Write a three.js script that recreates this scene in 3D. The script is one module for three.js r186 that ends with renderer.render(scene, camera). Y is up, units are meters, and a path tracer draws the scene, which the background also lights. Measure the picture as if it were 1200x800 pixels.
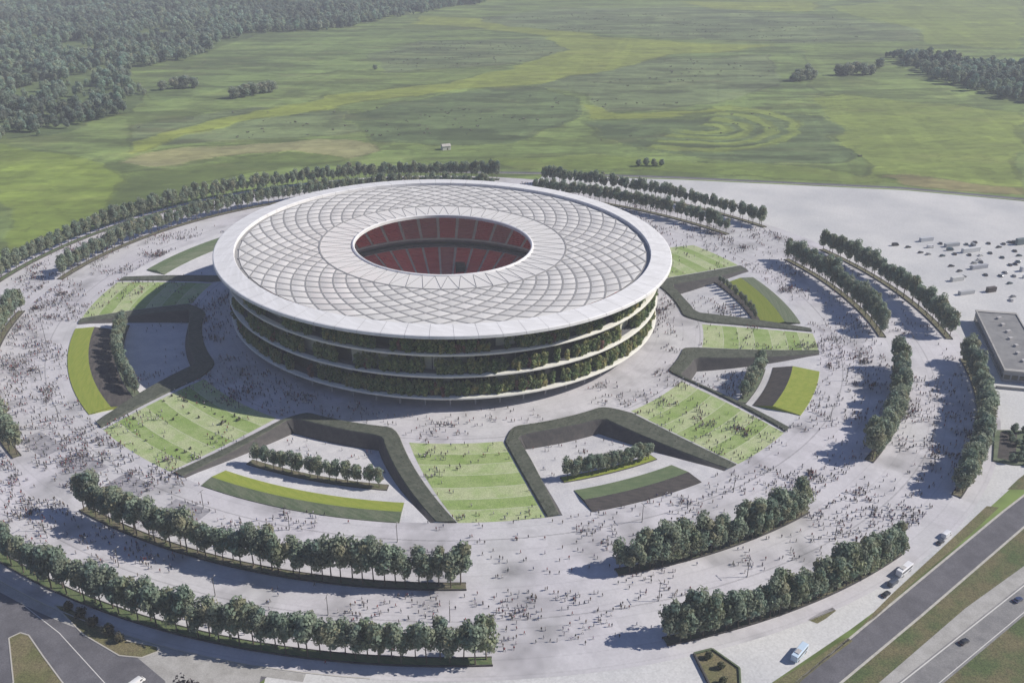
import * as THREE from 'three';
import { mergeGeometries, mergeVertices, toCreasedNormals } from 'three/addons/utils/BufferGeometryUtils.js';
import { MarchingCubes } from 'three/addons/objects/MarchingCubes.js';
import { RoundedBoxGeometry } from 'three/addons/geometries/RoundedBoxGeometry.js';

// ---------------------------------------------------------------- camera, sky, sun, exposure
const scene = new THREE.Scene();
const camera = new THREE.PerspectiveCamera(40.09, 1024 / 682, 1, 20000);
{
  const yaw = 0.0789, pitch = -0.4458, roll = 0.0071;
  camera.position.set(0, 241.63, 555.0);
  const fw = new THREE.Vector3(Math.sin(yaw) * Math.cos(pitch), Math.sin(pitch), -Math.cos(yaw) * Math.cos(pitch));
  const rt = new THREE.Vector3(Math.cos(yaw), 0, Math.sin(yaw)), up = rt.clone().cross(fw);
  camera.up.copy(up.multiplyScalar(Math.cos(roll)).addScaledVector(rt, -Math.sin(roll)));
  camera.lookAt(camera.position.clone().addScaledVector(fw, 600));
  camera.updateMatrixWorld(); camera.updateProjectionMatrix();
}
const renderer = new THREE.WebGLRenderer({ antialias: true });
renderer.toneMapping = THREE.LinearToneMapping;
renderer.toneMappingExposure = 1.1;
renderer.shadowMap.enabled = true;
{
  const w = 256, h = 128, d = new Float32Array(w * h * 4);
  for (let j = 0; j < h; j++) for (let i = 0; i < w; i++) {
    const el = ((j + 0.5) / h - 0.5) * Math.PI, s = Math.max(0, Math.sin(el)), k = Math.pow(1 - s, 3);
    const o = (j * w + i) * 4;
    const z = [0.058, 0.104, 0.255], hz = [0.13, 0.17, 0.26];
    for (let c = 0; c < 3; c++) d[o + c] = el < 0 ? hz[c] * 0.5 : z[c] * (1 - k) + hz[c] * k;
    d[o + 3] = 1;
  }
  const t = new THREE.DataTexture(d, w, h, THREE.RGBAFormat, THREE.FloatType);
  t.mapping = THREE.EquirectangularReflectionMapping; t.magFilter = t.minFilter = THREE.LinearFilter; t.needsUpdate = true;
  scene.background = t; scene.environment = t;
}
const sun = new THREE.DirectionalLight(new THREE.Color(1, 0.94, 0.86), 5.0);
sun.position.set(790, 613, 8); sun.castShadow = true; sun.shadow.radius = 1;
sun.shadow.mapSize.set(4096, 4096);
Object.assign(sun.shadow.camera, { left: -700, right: 700, top: 700, bottom: -700, near: 1, far: 3000 });
scene.add(sun, sun.target);
scene.fog = new THREE.FogExp2(new THREE.Color(0.8, 0.85, 0.92), 0.00021);

// ---------------------------------------------------------------- helpers
function rng(seed) { let s = seed >>> 0; return () => { s = (s + 0x6D2B79F5) | 0; let t = Math.imul(s ^ (s >>> 15), 1 | s); t = (t + Math.imul(t ^ (t >>> 7), 61 | t)) ^ t; return ((t ^ (t >>> 14)) >>> 0) / 4294967296; }; }
const EL = 0.0311, ANG = 0.8104, CA = Math.cos(ANG), SA = Math.sin(ANG), RAD = Math.PI / 180;
function P(r, deg, y = 0) {                       // a point of the slightly oval plan: radius, bearing, height
  const a = deg * RAD - ANG, u = r * (1 + EL) * Math.cos(a), v = r * (1 - EL) * Math.sin(a);
  return new THREE.Vector3(u * CA - v * SA, y, u * SA + v * CA);
}
function polar(x, z) {
  const u = (x * CA + z * SA) / (1 + EL), v = (-x * SA + z * CA) / (1 - EL);
  let t = (Math.atan2(v, u) + ANG) / RAD; t = ((t % 360) + 360) % 360;
  return [Math.hypot(u, v), t];
}
const used = new Map();
function numbered(n) { const k = used.get(n) || 0; used.set(n, k + 1); return k ? n + '_' + String(k).padStart(3, '0') : n; }
function shadows(o) { o.traverse((m) => { if (m.isMesh) { m.castShadow = true; m.receiveShadow = true; } }); return o; }
function tag(o, label, category, group) { o.userData.label = label; o.userData.category = category; if (group) o.userData.group = group; return o; }
function top(o) { o.name = numbered(o.name); scene.add(shadows(o)); return o; }
function thing(name, label, category, group, pos, turn = 0) {
  const g = new THREE.Group(); g.name = name; tag(g, label, category, group);
  if (pos) g.position.copy(pos); g.rotation.y = turn; return top(g);
}
function part(name, geo, mat, parent, label) { const m = new THREE.Mesh(geo, mat); m.name = name; if (label) m.userData.label = label; m.castShadow = m.receiveShadow = true; parent.add(m); return m; }
function structure(name, geo, mat, label) { const m = new THREE.Mesh(geo, mat); m.name = name; m.userData.kind = 'structure'; if (label) m.userData.label = label; return top(m); }
function geoFrom(pos, idx, uv, col) {
  const g = new THREE.BufferGeometry();
  g.setAttribute('position', new THREE.Float32BufferAttribute(pos, 3));
  if (uv) g.setAttribute('uv', new THREE.Float32BufferAttribute(uv, 2));
  if (col) g.setAttribute('color', new THREE.Float32BufferAttribute(col, 3));
  g.setIndex(idx); g.computeVertexNormals(); return g;
}
// sweeps a profile [[r, y], ...] along the oval from t0 to t1
function ring(profile, t0 = 0, t1 = 360, n = 180, crease = 0.5) {
  const pos = [], idx = [], uv = [], m = profile.length; let L = [0];
  for (let j = 1; j < m; j++) L.push(L[j - 1] + Math.hypot(profile[j][0] - profile[j - 1][0], profile[j][1] - profile[j - 1][1]));
  for (let i = 0; i <= n; i++) {
    const t = t0 + (t1 - t0) * i / n;
    for (let j = 0; j < m; j++) { const p = P(profile[j][0], t, profile[j][1]); pos.push(p.x, p.y, p.z); uv.push(t * RAD * profile[j][0], L[j]); }
  }
  for (let i = 0; i < n; i++) for (let j = 0; j < m - 1; j++) { const a = i * m + j, b = a + m; idx.push(a, a + 1, b, b, a + 1, b + 1); }
  const g = geoFrom(pos, idx, uv);
  return crease ? toCreasedNormals(g, crease) : g;
}
// closed profile with end caps
function ringSolid(profile, t0, t1, n, crease = 0.5) {
  const full = Math.abs(t1 - t0) >= 359.99, g = ring([...profile, profile[0]], t0, t1, n, crease);
  if (full) return g;
  const caps = [t0, t1].map((t) => {
    const tri = THREE.ShapeUtils.triangulateShape(profile.map((p) => new THREE.Vector2(...p)), []), pos = [], uv = [];
    for (const [r, y] of profile) { const p = P(r, t, y); pos.push(p.x, p.y, p.z); uv.push(r, y); }
    return geoFrom(pos, tri.flat(), uv).toNonIndexed();
  });
  return mergeGeometries([g.index ? g.toNonIndexed() : g, ...caps]);
}
function sheet(pts, y, holes = []) {              // flat polygon, uv in metres
  const sh = new THREE.Shape(pts.map(([x, z]) => new THREE.Vector2(x, -z)));
  for (const h of holes) sh.holes.push(new THREE.Path(h.map(([x, z]) => new THREE.Vector2(x, -z))));
  const g = new THREE.ShapeGeometry(sh); g.rotateX(-Math.PI / 2);
  const p = g.attributes.position, uv = [];
  for (let i = 0; i < p.count; i++) { p.setY(i, y); uv.push(p.getX(i), p.getZ(i)); }
  g.setAttribute('uv', new THREE.Float32BufferAttribute(uv, 2)); g.computeVertexNormals(); return g;
}
function slab(pts, y0, y1, bevel = 0) {           // extruded polygon
  const sh = new THREE.Shape(pts.map(([x, z]) => new THREE.Vector2(x, -z)));
  const g = new THREE.ExtrudeGeometry(sh, { depth: y1 - y0 - bevel, bevelEnabled: bevel > 0, bevelSize: bevel, bevelThickness: bevel, bevelOffset: -bevel, bevelSegments: 1, curveSegments: 6 });
  g.rotateX(-Math.PI / 2); g.translate(0, y0, 0); return g;
}
const arc = (r, t0, t1, n) => Array.from({ length: n + 1 }, (_, i) => { const p = P(r, t0 + (t1 - t0) * i / n); return [p.x, p.z]; });
function strip(path, w0, w1, y) {                 // ribbon beside a polyline, from offset w0 to w1
  const L = [], R = [];
  path.forEach(([x, z], i) => {
    const a = path[Math.max(0, i - 1)], b = path[Math.min(path.length - 1, i + 1)], d = Math.hypot(b[0] - a[0], b[1] - a[1]);
    const nx = -(b[1] - a[1]) / d, nz = (b[0] - a[0]) / d;
    L.push([x + nx * w0, z + nz * w0]); R.push([x + nx * w1, z + nz * w1]);
  });
  return sheet([...L, ...R.reverse()], y);
}
function inside(x, z, poly) { let c = false; for (let i = 0, j = poly.length - 1; i < poly.length; j = i++) { const [a, b] = poly[i], [d, e] = poly[j]; if ((b > z) !== (e > z) && x < (d - a) * (z - b) / (e - b) + a) c = !c; } return c; }
const vproj = new THREE.Vector3();
function inView(p, m = 1.02) { vproj.copy(p).project(camera); return Math.abs(vproj.x) < m && Math.abs(vproj.y) < m && vproj.z < 1; }

// ---------------------------------------------------------------- noise and textures
function makeNoise(seed, n = 256) {
  const R = rng(seed), a = new Float32Array(n * n); for (let i = 0; i < a.length; i++) a[i] = R();
  return (x, y) => { const xi = Math.floor(x), yi = Math.floor(y); let fx = x - xi, fy = y - yi; fx = fx * fx * (3 - 2 * fx); fy = fy * fy * (3 - 2 * fy); const x0 = xi & (n - 1), x1 = (xi + 1) & (n - 1), y0 = (yi & (n - 1)) * n, y1 = ((yi + 1) & (n - 1)) * n; const p = a[y0 + x0], q = a[y0 + x1], r = a[y1 + x0], s = a[y1 + x1]; return p + (q - p) * fx + (r - p) * fy + (p - q - r + s) * fx * fy; };
}
const N1 = makeNoise(11), N2 = makeNoise(23), N3 = makeNoise(37);
const fbm = (N, x, y, o) => { let s = 0, a = 0.5, t = 0; for (let i = 0; i < o; i++) { s += a * N(x, y); t += a; a *= 0.55; x *= 2; y *= 2; } return s / t; };
const enc = (v) => { v = Math.min(1, Math.max(0, v)); return 255 * (v <= 0.0031308 ? 12.92 * v : 1.055 * Math.pow(v, 1 / 2.4) - 0.055); };
function texture(w, h, fn, repeatMetresX, repeatMetresZ = repeatMetresX, off = [0, 0]) {  // fn(i, j) -> linear rgb
  const d = new Uint8Array(w * h * 4);
  for (let j = 0; j < h; j++) for (let i = 0; i < w; i++) { const c = fn(i, j), o = (j * w + i) * 4; d[o] = enc(c[0]); d[o + 1] = enc(c[1]); d[o + 2] = enc(c[2]); d[o + 3] = 255; }
  const t = new THREE.DataTexture(d, w, h); t.colorSpace = THREE.SRGBColorSpace; t.magFilter = THREE.LinearFilter; t.minFilter = THREE.LinearMipmapLinearFilter; t.generateMipmaps = true;
  t.wrapS = t.wrapT = THREE.RepeatWrapping; t.repeat.set(1 / repeatMetresX, 1 / repeatMetresZ); t.offset.set(...off); t.needsUpdate = true; return t;
}
// tile of mottled matter round a base colour: second colour by coarse noise, grain by fine noise
function mottled(c1, c2, metres, { size = 512, coarse = 8, fine = 128, grain = 0.25, bias = 0, sharp = 2.2, seed = 0 } = {}) {
  const t = texture(size, size, (i, j) => {
    const u = i / size, v = j / size; let m = 0, a = 0.55, f = coarse, s = 0;
    const period = 256;
    for (let o = 0; o < 4; o++) { const k = f; m += a * tileNoise(u, v, k, seed + o); s += a; a *= 0.55; f *= 2; }
    m = Math.min(1, Math.max(0, (m / s - 0.5) * sharp + 0.5 + bias));
    const g = 1 + grain * (tileNoise(u, v, fine, seed + 9) - 0.5) * 2 + grain * 0.6 * (tileNoise(u, v, fine * 2, seed + 8) - 0.5) * 2;
    return [0, 1, 2].map((k) => (c1[k] + (c2[k] - c1[k]) * m) * g);
  }, metres);
  return t;
}
function tileNoise(u, v, k, seed) {
  const x = u * k, y = v * k, xi = Math.floor(x), yi = Math.floor(y); let fx = x - xi, fy = y - yi; fx = fx * fx * (3 - 2 * fx); fy = fy * fy * (3 - 2 * fy);
  const h = (a, b) => { let n = Math.imul((a % k) + 1, 374761393) + Math.imul((b % k) + 1, 668265263) + Math.imul(seed + 1, 982451653); n = Math.imul(n ^ (n >>> 13), 1274126177); return ((n ^ (n >>> 16)) >>> 0) / 4294967296; };
  const p = h(xi, yi), q = h(xi + 1, yi), r = h(xi, yi + 1), s = h(xi + 1, yi + 1);
  return p + (q - p) * fx + (r - p) * fy + (p - q - r + s) * fx * fy;
}
const std = (o) => new THREE.MeshStandardMaterial({ roughness: 0.9, side: THREE.DoubleSide, ...o });
const rgb = (r, g, b) => new THREE.Color().setRGB(r, g, b);
const FIELDS=[["meadow",[[-462,-461],[-325,-384],[-275,-240],[-300,-154],[-324,-117]]],["dark",[[-303,-336],[-225,-379],[-152,-427],[-95,-382],[-153,-343],[-211,-311],[-262,-244],[-282,-217]]],["sand",[[-307,-383],[-300,-427],[-262,-451],[-196,-455],[-144,-472],[-107,-474],[-69,-449],[-58,-411],[-100,-386],[-148,-430],[-221,-402],[-278,-362]]],["greyg",[[-349,-557],[-228,-648],[-120,-617],[-83,-522],[-145,-484],[-262,-470],[-327,-447]]],["mid",[[-462,-1523],[-153,-1380],[188,-1438],[427,-1243],[189,-1001],[-108,-930],[-222,-825],[-310,-734],[-362,-680],[-416,-800],[-362,-979]]],["lime",[[-334,-473],[-266,-576],[-140,-716],[8,-796],[146,-986],[224,-1111],[206,-1284],[82,-1413],[-56,-1471],[-22,-1621],[195,-1509],[304,-1282],[446,-1187],[596,-1161],[475,-1064],[342,-996],[232,-828],[127,-778],[31,-757],[-102,-658],[-189,-596],[-280,-511],[-310,-417]]],["greyg",[[-118,-1084],[-19,-1222],[204,-1261],[224,-1111],[146,-986],[9,-910],[-81,-891]]],["greyg",[[88,-1556],[257,-1753],[591,-1785],[860,-1605],[986,-1392],[900,-1196],[682,-1180],[456,-1231],[248,-1357],[136,-1439]]],["dgreen",[[-118,-593],[-38,-677],[54,-756],[149,-764],[186,-684],[174,-565],[132,-512],[68,-442],[4,-430],[-70,-460],[-97,-523]]],["mid",[[213,-788],[416,-1066],[636,-1098],[515,-700],[412,-604],[304,-608],[221,-628]]],["greyg",[[133,-778],[339,-979],[557,-1043],[490,-764],[374,-659],[283,-609],[197,-613],[202,-713]]],["lime",[[182,-656],[226,-592],[323,-597],[373,-637],[358,-606],[272,-560],[188,-555]]],["dgreen",[[176,-546],[290,-550],[409,-594],[464,-566],[463,-496],[427,-456],[443,-379],[413,-339],[327,-344],[251,-389],[171,-448]]],["limeA",[[355,-630],[384,-618],[406,-597],[419,-570],[424,-540],[419,-509],[407,-479],[388,-452],[365,-430],[338,-413],[309,-402],[281,-398],[253,-401],[229,-410],[237,-422],[259,-415],[284,-412],[309,-416],[335,-425],[359,-440],[379,-459],[396,-482],[406,-508],[409,-535],[404,-560],[392,-583],[372,-600],[347,-610]]],["limeA",[[340,-595],[362,-586],[379,-571],[391,-552],[395,-530],[392,-507],[384,-485],[370,-465],[352,-448],[331,-435],[308,-427],[286,-424],[264,-426],[244,-433],[252,-446],[269,-440],[288,-439],[308,-441],[328,-448],[346,-458],[361,-472],[372,-489],[379,-507],[380,-525],[376,-542],[366,-558],[351,-569],[332,-576]]],["limeA",[[326,-562],[342,-556],[354,-547],[363,-535],[367,-521],[366,-506],[360,-492],[351,-478],[338,-467],[324,-458],[307,-453],[291,-451],[274,-452],[260,-457],[269,-471],[281,-467],[294,-466],[307,-468],[320,-472],[332,-478],[342,-486],[349,-495],[352,-505],[352,-515],[349,-525],[342,-533],[331,-540],[319,-544]]],["limeA",[[314,-534],[323,-531],[331,-527],[337,-520],[339,-513],[339,-505],[337,-497],[331,-490],[324,-484],[315,-479],[305,-476],[295,-475],[285,-476],[276,-478],[285,-493],[291,-491],[298,-491],[305,-491],[311,-493],[317,-495],[322,-497],[325,-501],[326,-504],[325,-508],[323,-511],[319,-514],[314,-516],[307,-517]]],["limeB",[[487,-671],[544,-698],[611,-649],[728,-569],[528,-232],[455,-247],[396,-278],[439,-319],[438,-379],[437,-455],[461,-505]]],["limeB",[[944,-1780],[1216,-1940],[1539,-1937],[1034,-1085],[968,-1108],[897,-1174],[982,-1365],[945,-1571]]],["lime",[[620,-1904],[972,-1900],[865,-1672],[644,-1747]]],["mead2",[[38,-382],[163,-400],[294,-352],[402,-314],[432,-268],[313,-303],[202,-325],[69,-338]]],["dirt",[[429,-297],[540,-253],[522,-222],[426,-254]]],["forest",[[-470,-480],[-411,-517],[-374,-629],[-393,-738],[-469,-943],[-388,-1065],[-341,-1323],[-192,-1447],[-60,-1671],[103,-1889],[105,-1951],[-1066,-1962]]],["forest",[[751,-1027],[830,-1053],[896,-854],[758,-620],[737,-709],[725,-809],[739,-923]]],["mead2",[[-691,-1486],[-603,-1600],[-367,-1836],[-398,-1660],[-545,-1510],[-649,-1405]]]];
const M = {
  asphalt: std({ map: mottled([0.105, 0.103, 0.115], [0.145, 0.142, 0.156], 36, { grain: 0.18, seed: 3 }), roughness: 0.92 }),
  oldAsphalt: std({ map: mottled([0.19, 0.188, 0.19], [0.26, 0.255, 0.25], 40, { grain: 0.15, seed: 5 }) }),
  shoulder: std({ map: mottled([0.34, 0.33, 0.31], [0.42, 0.41, 0.39], 30, { grain: 0.14, seed: 6 }) }),
  kerb: std({ map: mottled([0.42, 0.40, 0.36], [0.52, 0.50, 0.45], 12, { grain: 0.1, seed: 7 }) }),
  linePaint: std({ color: rgb(0.62, 0.61, 0.58) }),
  verge: std({ map: mottled([0.075, 0.105, 0.036], [0.14, 0.125, 0.062], 46, { coarse: 6, grain: 0.45, sharp: 2.6, seed: 8 }) }),
  vergeDry: std({ map: mottled([0.125, 0.128, 0.052], [0.175, 0.15, 0.08], 40, { coarse: 6, grain: 0.4, seed: 9 }) }),
  lawnPale: std({ map: mottled([0.30, 0.395, 0.15], [0.41, 0.455, 0.25], 31, { coarse: 5, sharp: 2.6, grain: 0.3, seed: 10 }) }),
  lawnMid: std({ map: mottled([0.225, 0.32, 0.09], [0.31, 0.385, 0.155], 29, { coarse: 5, sharp: 2.6, bias: -0.08, grain: 0.34, seed: 11 }) }),
  edging: std({ map: mottled([0.40, 0.46, 0.27], [0.52, 0.54, 0.38], 12, { grain: 0.12, seed: 12 }) }),
  lime: std({ map: mottled([0.215, 0.275, 0.032], [0.28, 0.315, 0.05], 18, { grain: 0.22, seed: 13 }) }),
  sedum: std({ map: mottled([0.085, 0.12, 0.062], [0.15, 0.17, 0.11], 16, { grain: 0.4, seed: 14 }) }),
  bedGreen: std({ map: mottled([0.105, 0.155, 0.07], [0.155, 0.20, 0.10], 16, { grain: 0.36, seed: 44 }) }),
  darkBed: std({ map: mottled([0.045, 0.041, 0.04], [0.08, 0.07, 0.064], 14, { grain: 0.4, seed: 15 }) }),
  band: std({ map: mottled([0.055, 0.066, 0.045], [0.105, 0.112, 0.085], 15, { coarse: 10, grain: 0.45, seed: 16 }) }),
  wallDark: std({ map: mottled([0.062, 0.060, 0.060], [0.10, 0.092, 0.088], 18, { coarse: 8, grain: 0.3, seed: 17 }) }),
  courtPave: std({ map: mottled([0.52, 0.515, 0.53], [0.62, 0.61, 0.61], 50, { grain: 0.1, seed: 18 }) }),
  padPave: std({ map: mottled([0.25, 0.245, 0.265], [0.36, 0.35, 0.37], 14, { grain: 0.2, seed: 19 }) }),
  planterKerb: std({ map: mottled([0.045, 0.043, 0.042], [0.08, 0.075, 0.07], 8, { grain: 0.2, seed: 20 }) }),
  soil: std({ map: mottled([0.10, 0.12, 0.05], [0.17, 0.145, 0.10], 11, { grain: 0.4, seed: 21 }) }),
  planterGrass: std({ map: mottled([0.075, 0.12, 0.045], [0.13, 0.16, 0.07], 11, { grain: 0.4, seed: 22 }) }),
  white: std({ map: mottled([0.74, 0.735, 0.725], [0.83, 0.825, 0.82], 26, { coarse: 6, sharp: 2.6, grain: 0.03, seed: 24 }), roughness: 0.55 }),
  lip: std({ map: mottled([0.70, 0.69, 0.62], [0.78, 0.77, 0.71], 20, { grain: 0.05, seed: 25 }), roughness: 0.6 }),
  steel: std({ color: rgb(0.31, 0.305, 0.30), roughness: 0.6 }),
  concrete: std({ map: mottled([0.40, 0.39, 0.39], [0.50, 0.49, 0.48], 22, { grain: 0.1, seed: 26 }) }),
  darkConcrete: std({ map: mottled([0.13, 0.13, 0.14], [0.18, 0.18, 0.19], 22, { grain: 0.1, seed: 27 }) }),
  pitch: std({ map: mottled([0.06, 0.14, 0.03], [0.09, 0.18, 0.04], 30, { grain: 0.2, seed: 28 }) }),
  trunk: std({ color: rgb(0.11, 0.085, 0.065) }),
  glassDark: std({ color: rgb(0.06, 0.065, 0.06), roughness: 0.2 }),
};
const cushionMats = [0.73, 0.79, 0.85].map((v) => new THREE.MeshPhysicalMaterial({ color: rgb(v, v * 0.985, v * 0.95), roughness: 0.9, transmission: 0.25, thickness: 0, side: THREE.DoubleSide }));

// ---------------------------------------------------------------- ground: fields, far terrain
const X0 = -1600, X1 = 1900, Z0 = -2500, Z1 = 500;
const FC = { base: [0.115, 0.155, 0.062], meadow: [0.14, 0.185, 0.045], dark: [0.085, 0.115, 0.042], sand: [0.20, 0.195, 0.125], greyg: [0.105, 0.135, 0.078], mid: [0.105, 0.145, 0.062], lime: [0.172, 0.205, 0.052], limeA: [0.15, 0.19, 0.06], limeB: [0.15, 0.19, 0.058], dgreen: [0.078, 0.108, 0.058], mead2: [0.12, 0.16, 0.05], dirt: [0.17, 0.15, 0.09], forest: [0.075, 0.105, 0.05] };
{
  const S = 2048, names = Object.keys(FC), cv = document.createElement('canvas'); cv.width = cv.height = S;
  const g = cv.getContext('2d'); const cl = (k) => { const i = names.indexOf(k); return `rgb(${i * 16 + 8},0,0)`; };
  g.fillStyle = cl('base'); g.fillRect(0, 0, S, S);
  for (const [k, pts] of FIELDS) { g.fillStyle = cl(k); g.beginPath(); pts.forEach(([x, z], i) => { const px = (x - X0) / (X1 - X0) * S, py = (z - Z0) / (Z1 - Z0) * S; i ? g.lineTo(px, py) : g.moveTo(px, py); }); g.closePath(); g.fill(); }
  const img = g.getImageData(0, 0, S, S).data, look = (x, y) => { x = Math.min(S - 1, Math.max(0, Math.round(x))); y = Math.min(S - 1, Math.max(0, Math.round(y))); return FC[names[Math.min(names.length - 1, img[(y * S + x) * 4] >> 4)]]; };
  const map = texture(S, S, (i, j) => {
    const wx = (fbm(N1, i / 40, j / 40, 3) - 0.5) * 22, wy = (fbm(N2, i / 40, j / 40, 3) - 0.5) * 22;
    const a = look(i + wx, j + wy), b = look(i + wx * 1.35 + (N3(i * 0.9, j * 0.9) - 0.5) * 10, j + wy * 1.35 + (N1(i * 0.9 + 50, j * 0.9) - 0.5) * 10);
    const vein = fbm(N1, i / 34 + wx * 0.1, j / 9 + wy * 0.12, 4), vv = Math.abs(vein - 0.5) < 0.018 ? (N3(i / 60, j / 60) > 0.5 ? 1.22 : 0.74) : 1;
    const m = fbm(N2, i / 70, j / 26, 5), y = fbm(N3, i / 30 + 9, j / 14, 4), f = 0.72 + 0.56 * fbm(N1, i / 7, j / 5, 3);
    const c4 = look(i + wx + 2.5, j + wy + 2.5), edge = c4 !== a ? (N3(i / 25, j / 25) > 0.42 ? 0.72 : 1.12) : 1;
    const mp = fbm(N1, i / 46 + wy * 0.06 + 70, j / 13 + wx * 0.05, 4), wet = a === FC.greyg || a === FC.dgreen || a === FC.mid || a === FC.base, marsh = wet ? (mp > 0.56 ? 0.7 : mp < 0.43 ? 1.24 : 1) : (mp > 0.6 ? 0.86 : mp < 0.38 ? 1.1 : 1);
    const q = Math.max(0, (m - 0.45) * 2.2), dry = Math.max(0, (y - 0.57) * 2.2);
    const lanes = fbm(N2, i / 14 + j / 60, j / 240 + i / 300, 2) > 0.62 ? 1.12 : 1;
    return [0, 1, 2].map((k) => { const c = (a[k] * 0.6 + b[k] * 0.4) * (0.7 + 0.62 * m) * f * lanes * vv * edge * marsh * [1.24, 1.27, 0.92][k]; return c * (1 - 0.35 * q) + 0.35 * q * c * [1.15, 1.08, 0.8][k] + dry * [0.075, 0.06, 0.03][k]; });
  }, X1 - X0, Z1 - Z0, [-X0 / (X1 - X0), -Z0 / (Z1 - Z0)]);
  map.wrapS = map.wrapT = THREE.ClampToEdgeWrapping;
  const rect = [[X0, Z0], [X1, Z0], [X1, Z1], [X0, Z1]];
  structure('fields', sheet(rect, -0.06, [arc(300, 0, 360, 120)]), std({ map, roughness: 1 }));
  structure('terrain', sheet([[-9000, -9000], [9000, -9000], [9000, 9000], [-9000, 9000]], -0.09, [rect]), std({ map: mottled([0.09, 0.125, 0.05], [0.15, 0.17, 0.06], 900, { grain: 0.15, seed: 31 }), roughness: 1 }));
}

// ---------------------------------------------------------------- courtyards: outline (o), floor edge (f); bearings in degrees
const DEPTH = 7, R_IN = 152, R_FL = 163, R_OUT = 228;
const floorY = (r) => -DEPTH * Math.max(0, Math.min(1, (224 - r) / (224 - R_FL)));
const COURTS = [
  { id: 'cy1', o: [91.1, 99.5, 122.6, 125.6], f: [93.9, 104, 120.6, 123.7], lab: 'between the two striped lawns that face the road junction', tex: 0 },
  { id: 'cy2', o: [55.4, 56.6, 82.2, 81.3], f: [57.6, 63.6, 78.6, 79.5], lab: 'on the side of the highway beside the forecourt' },
  { id: 'cy3', o: [17.4, 22.5, 38.6, 44.1], f: [18.8, 29, 37.2, 42.6], lab: 'facing the long grey-roofed building' },
  { id: 'cy4', o: [341.8, 343, 369.2, 370.6], f: [344.6, 348, 363, 369.2], lab: 'on the side of the parking lot' },
  { id: 'cy5', o: [141.0, 146.6, 184.2, 177.6], f: [143.0, 154, 179.6, 175.6], lab: 'in the shade of the stadium' },
  { id: 'cy6', o: [194, 198, 236, 233], f: [196, 203, 231, 231], lab: 'on the side of the open fields' },
];
function courtPaths(c) {
  const O = [], F = [], lerp = (a, b, s) => a + (b - a) * s, ns = 14, na = 26;
  for (let i = 0; i <= ns; i++) { const s = i / ns; O.push([lerp(R_OUT, 166, s), lerp(c.o[0], c.o[1], s)]); F.push([lerp(R_OUT, R_FL, s), lerp(c.f[0], c.f[1], s)]); }
  for (let i = 1; i < na; i++) {
    const s = i / na, a = Math.min(s, 1 - s) * na;                  // rounded inner corners of the outline
    O.push([R_IN + 14 * Math.pow(Math.max(0, 1 - a / 4.2), 2.2), lerp(c.o[1], c.o[2], s)]); F.push([R_FL, lerp(c.f[1], c.f[2], s)]);
  }
  for (let i = 0; i <= ns; i++) { const s = 1 - i / ns; O.push([lerp(R_OUT, 166, s), lerp(c.o[3], c.o[2], s)]); F.push([lerp(R_OUT, R_FL, s), lerp(c.f[3], c.f[2], s)]); }
  return { O, F };
}
const holes = [];
for (const c of COURTS) {
  const { O, F } = courtPaths(c); c.paths = { O, F };
  const n = O.length, q = (a) => { const p = P(a[0], a[1]); return [p.x, p.z]; };
  c.outline = [...O.map(q), ...arc(R_OUT, c.o[3], c.o[0], 12).slice(1, -1)];
  holes.push(c.outline);
  const g = thing('retaining_wall', `dark retaining wall with planted top round the sunken courtyard ${c.lab}`, 'wall');
  const bandPos = [], bandIdx = [], bandUv = [], wallPos = [], wallIdx = [], wallUv = []; let L = 0;
  for (let i = 0; i < n; i++) {
    const o = P(...O[i]), f = P(...F[i]); if (i) L += o.distanceTo(P(...O[i - 1]));
    const d = f.clone().sub(o), yF = floorY(F[i][0]), k = Math.min(0.8, 1 - Math.min(0.45, (-yF * 0.42) / d.length()));
    const w = d.length(), at = (s, y) => { const v = o.clone().addScaledVector(d, s); return [v.x, y, v.z]; };
    const rows = [at(0, -0.4), at(0, 0.55), at(0.5 / w, 0.95), at(k - 0.4 / w, 0.95), at(k, 0.6)];
    rows.forEach((v, j) => { bandPos.push(...v); bandUv.push(L, [0, 1, 1.6, k * w, k * w + 0.6][j]); });
    [at(k + 0.002, 0.6), at(1, yF - 0.15)].forEach((v, j) => { wallPos.push(...v); wallUv.push(L, j * 8); });
    if (i) { const b = (i - 1) * 5, e = i * 5; for (let j = 0; j < 4; j++) bandIdx.push(b + j, b + j + 1, e + j, e + j, b + j + 1, e + j + 1); const u = (i - 1) * 2; wallIdx.push(u, u + 1, u + 2, u + 2, u + 1, u + 3); }
  }
  for (const b of [0, (n - 1) * 5]) bandIdx.push(b, b + 1, b + 4, b + 1, b + 2, b + 3, b + 1, b + 3, b + 4);
  const wg = geoFrom(wallPos, wallIdx, wallUv);
  part('planted_top', toCreasedNormals(geoFrom(bandPos, bandIdx, bandUv), 0.5), M.band, g);
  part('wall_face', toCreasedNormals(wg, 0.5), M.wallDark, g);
  // sloping floor
  const pos = [], idx = [], uv = [], nr = 10, nt = 16;
  for (let i = 0; i <= nr; i++) for (let j = 0; j <= nt; j++) {
    const s = i / nr, r = R_OUT + 0.2 - (R_OUT + 0.2 - R_FL + 0.3) * s, a = c.f[0] + (c.f[1] - c.f[0]) * s, b = c.f[3] + (c.f[2] - c.f[3]) * s;
    const p = P(r, a + (b - a) * j / nt, floorY(r) + 0.012); pos.push(p.x, p.y, p.z); uv.push(p.x, p.z);
    if (i && j) { const e = i * (nt + 1) + j; idx.push(e, e - 1, e - nt - 1, e - nt - 1, e - 1, e - nt - 2); }
  }
  structure('courtyard_pavement', geoFrom(pos, idx, uv), M.courtPave);
}

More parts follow.
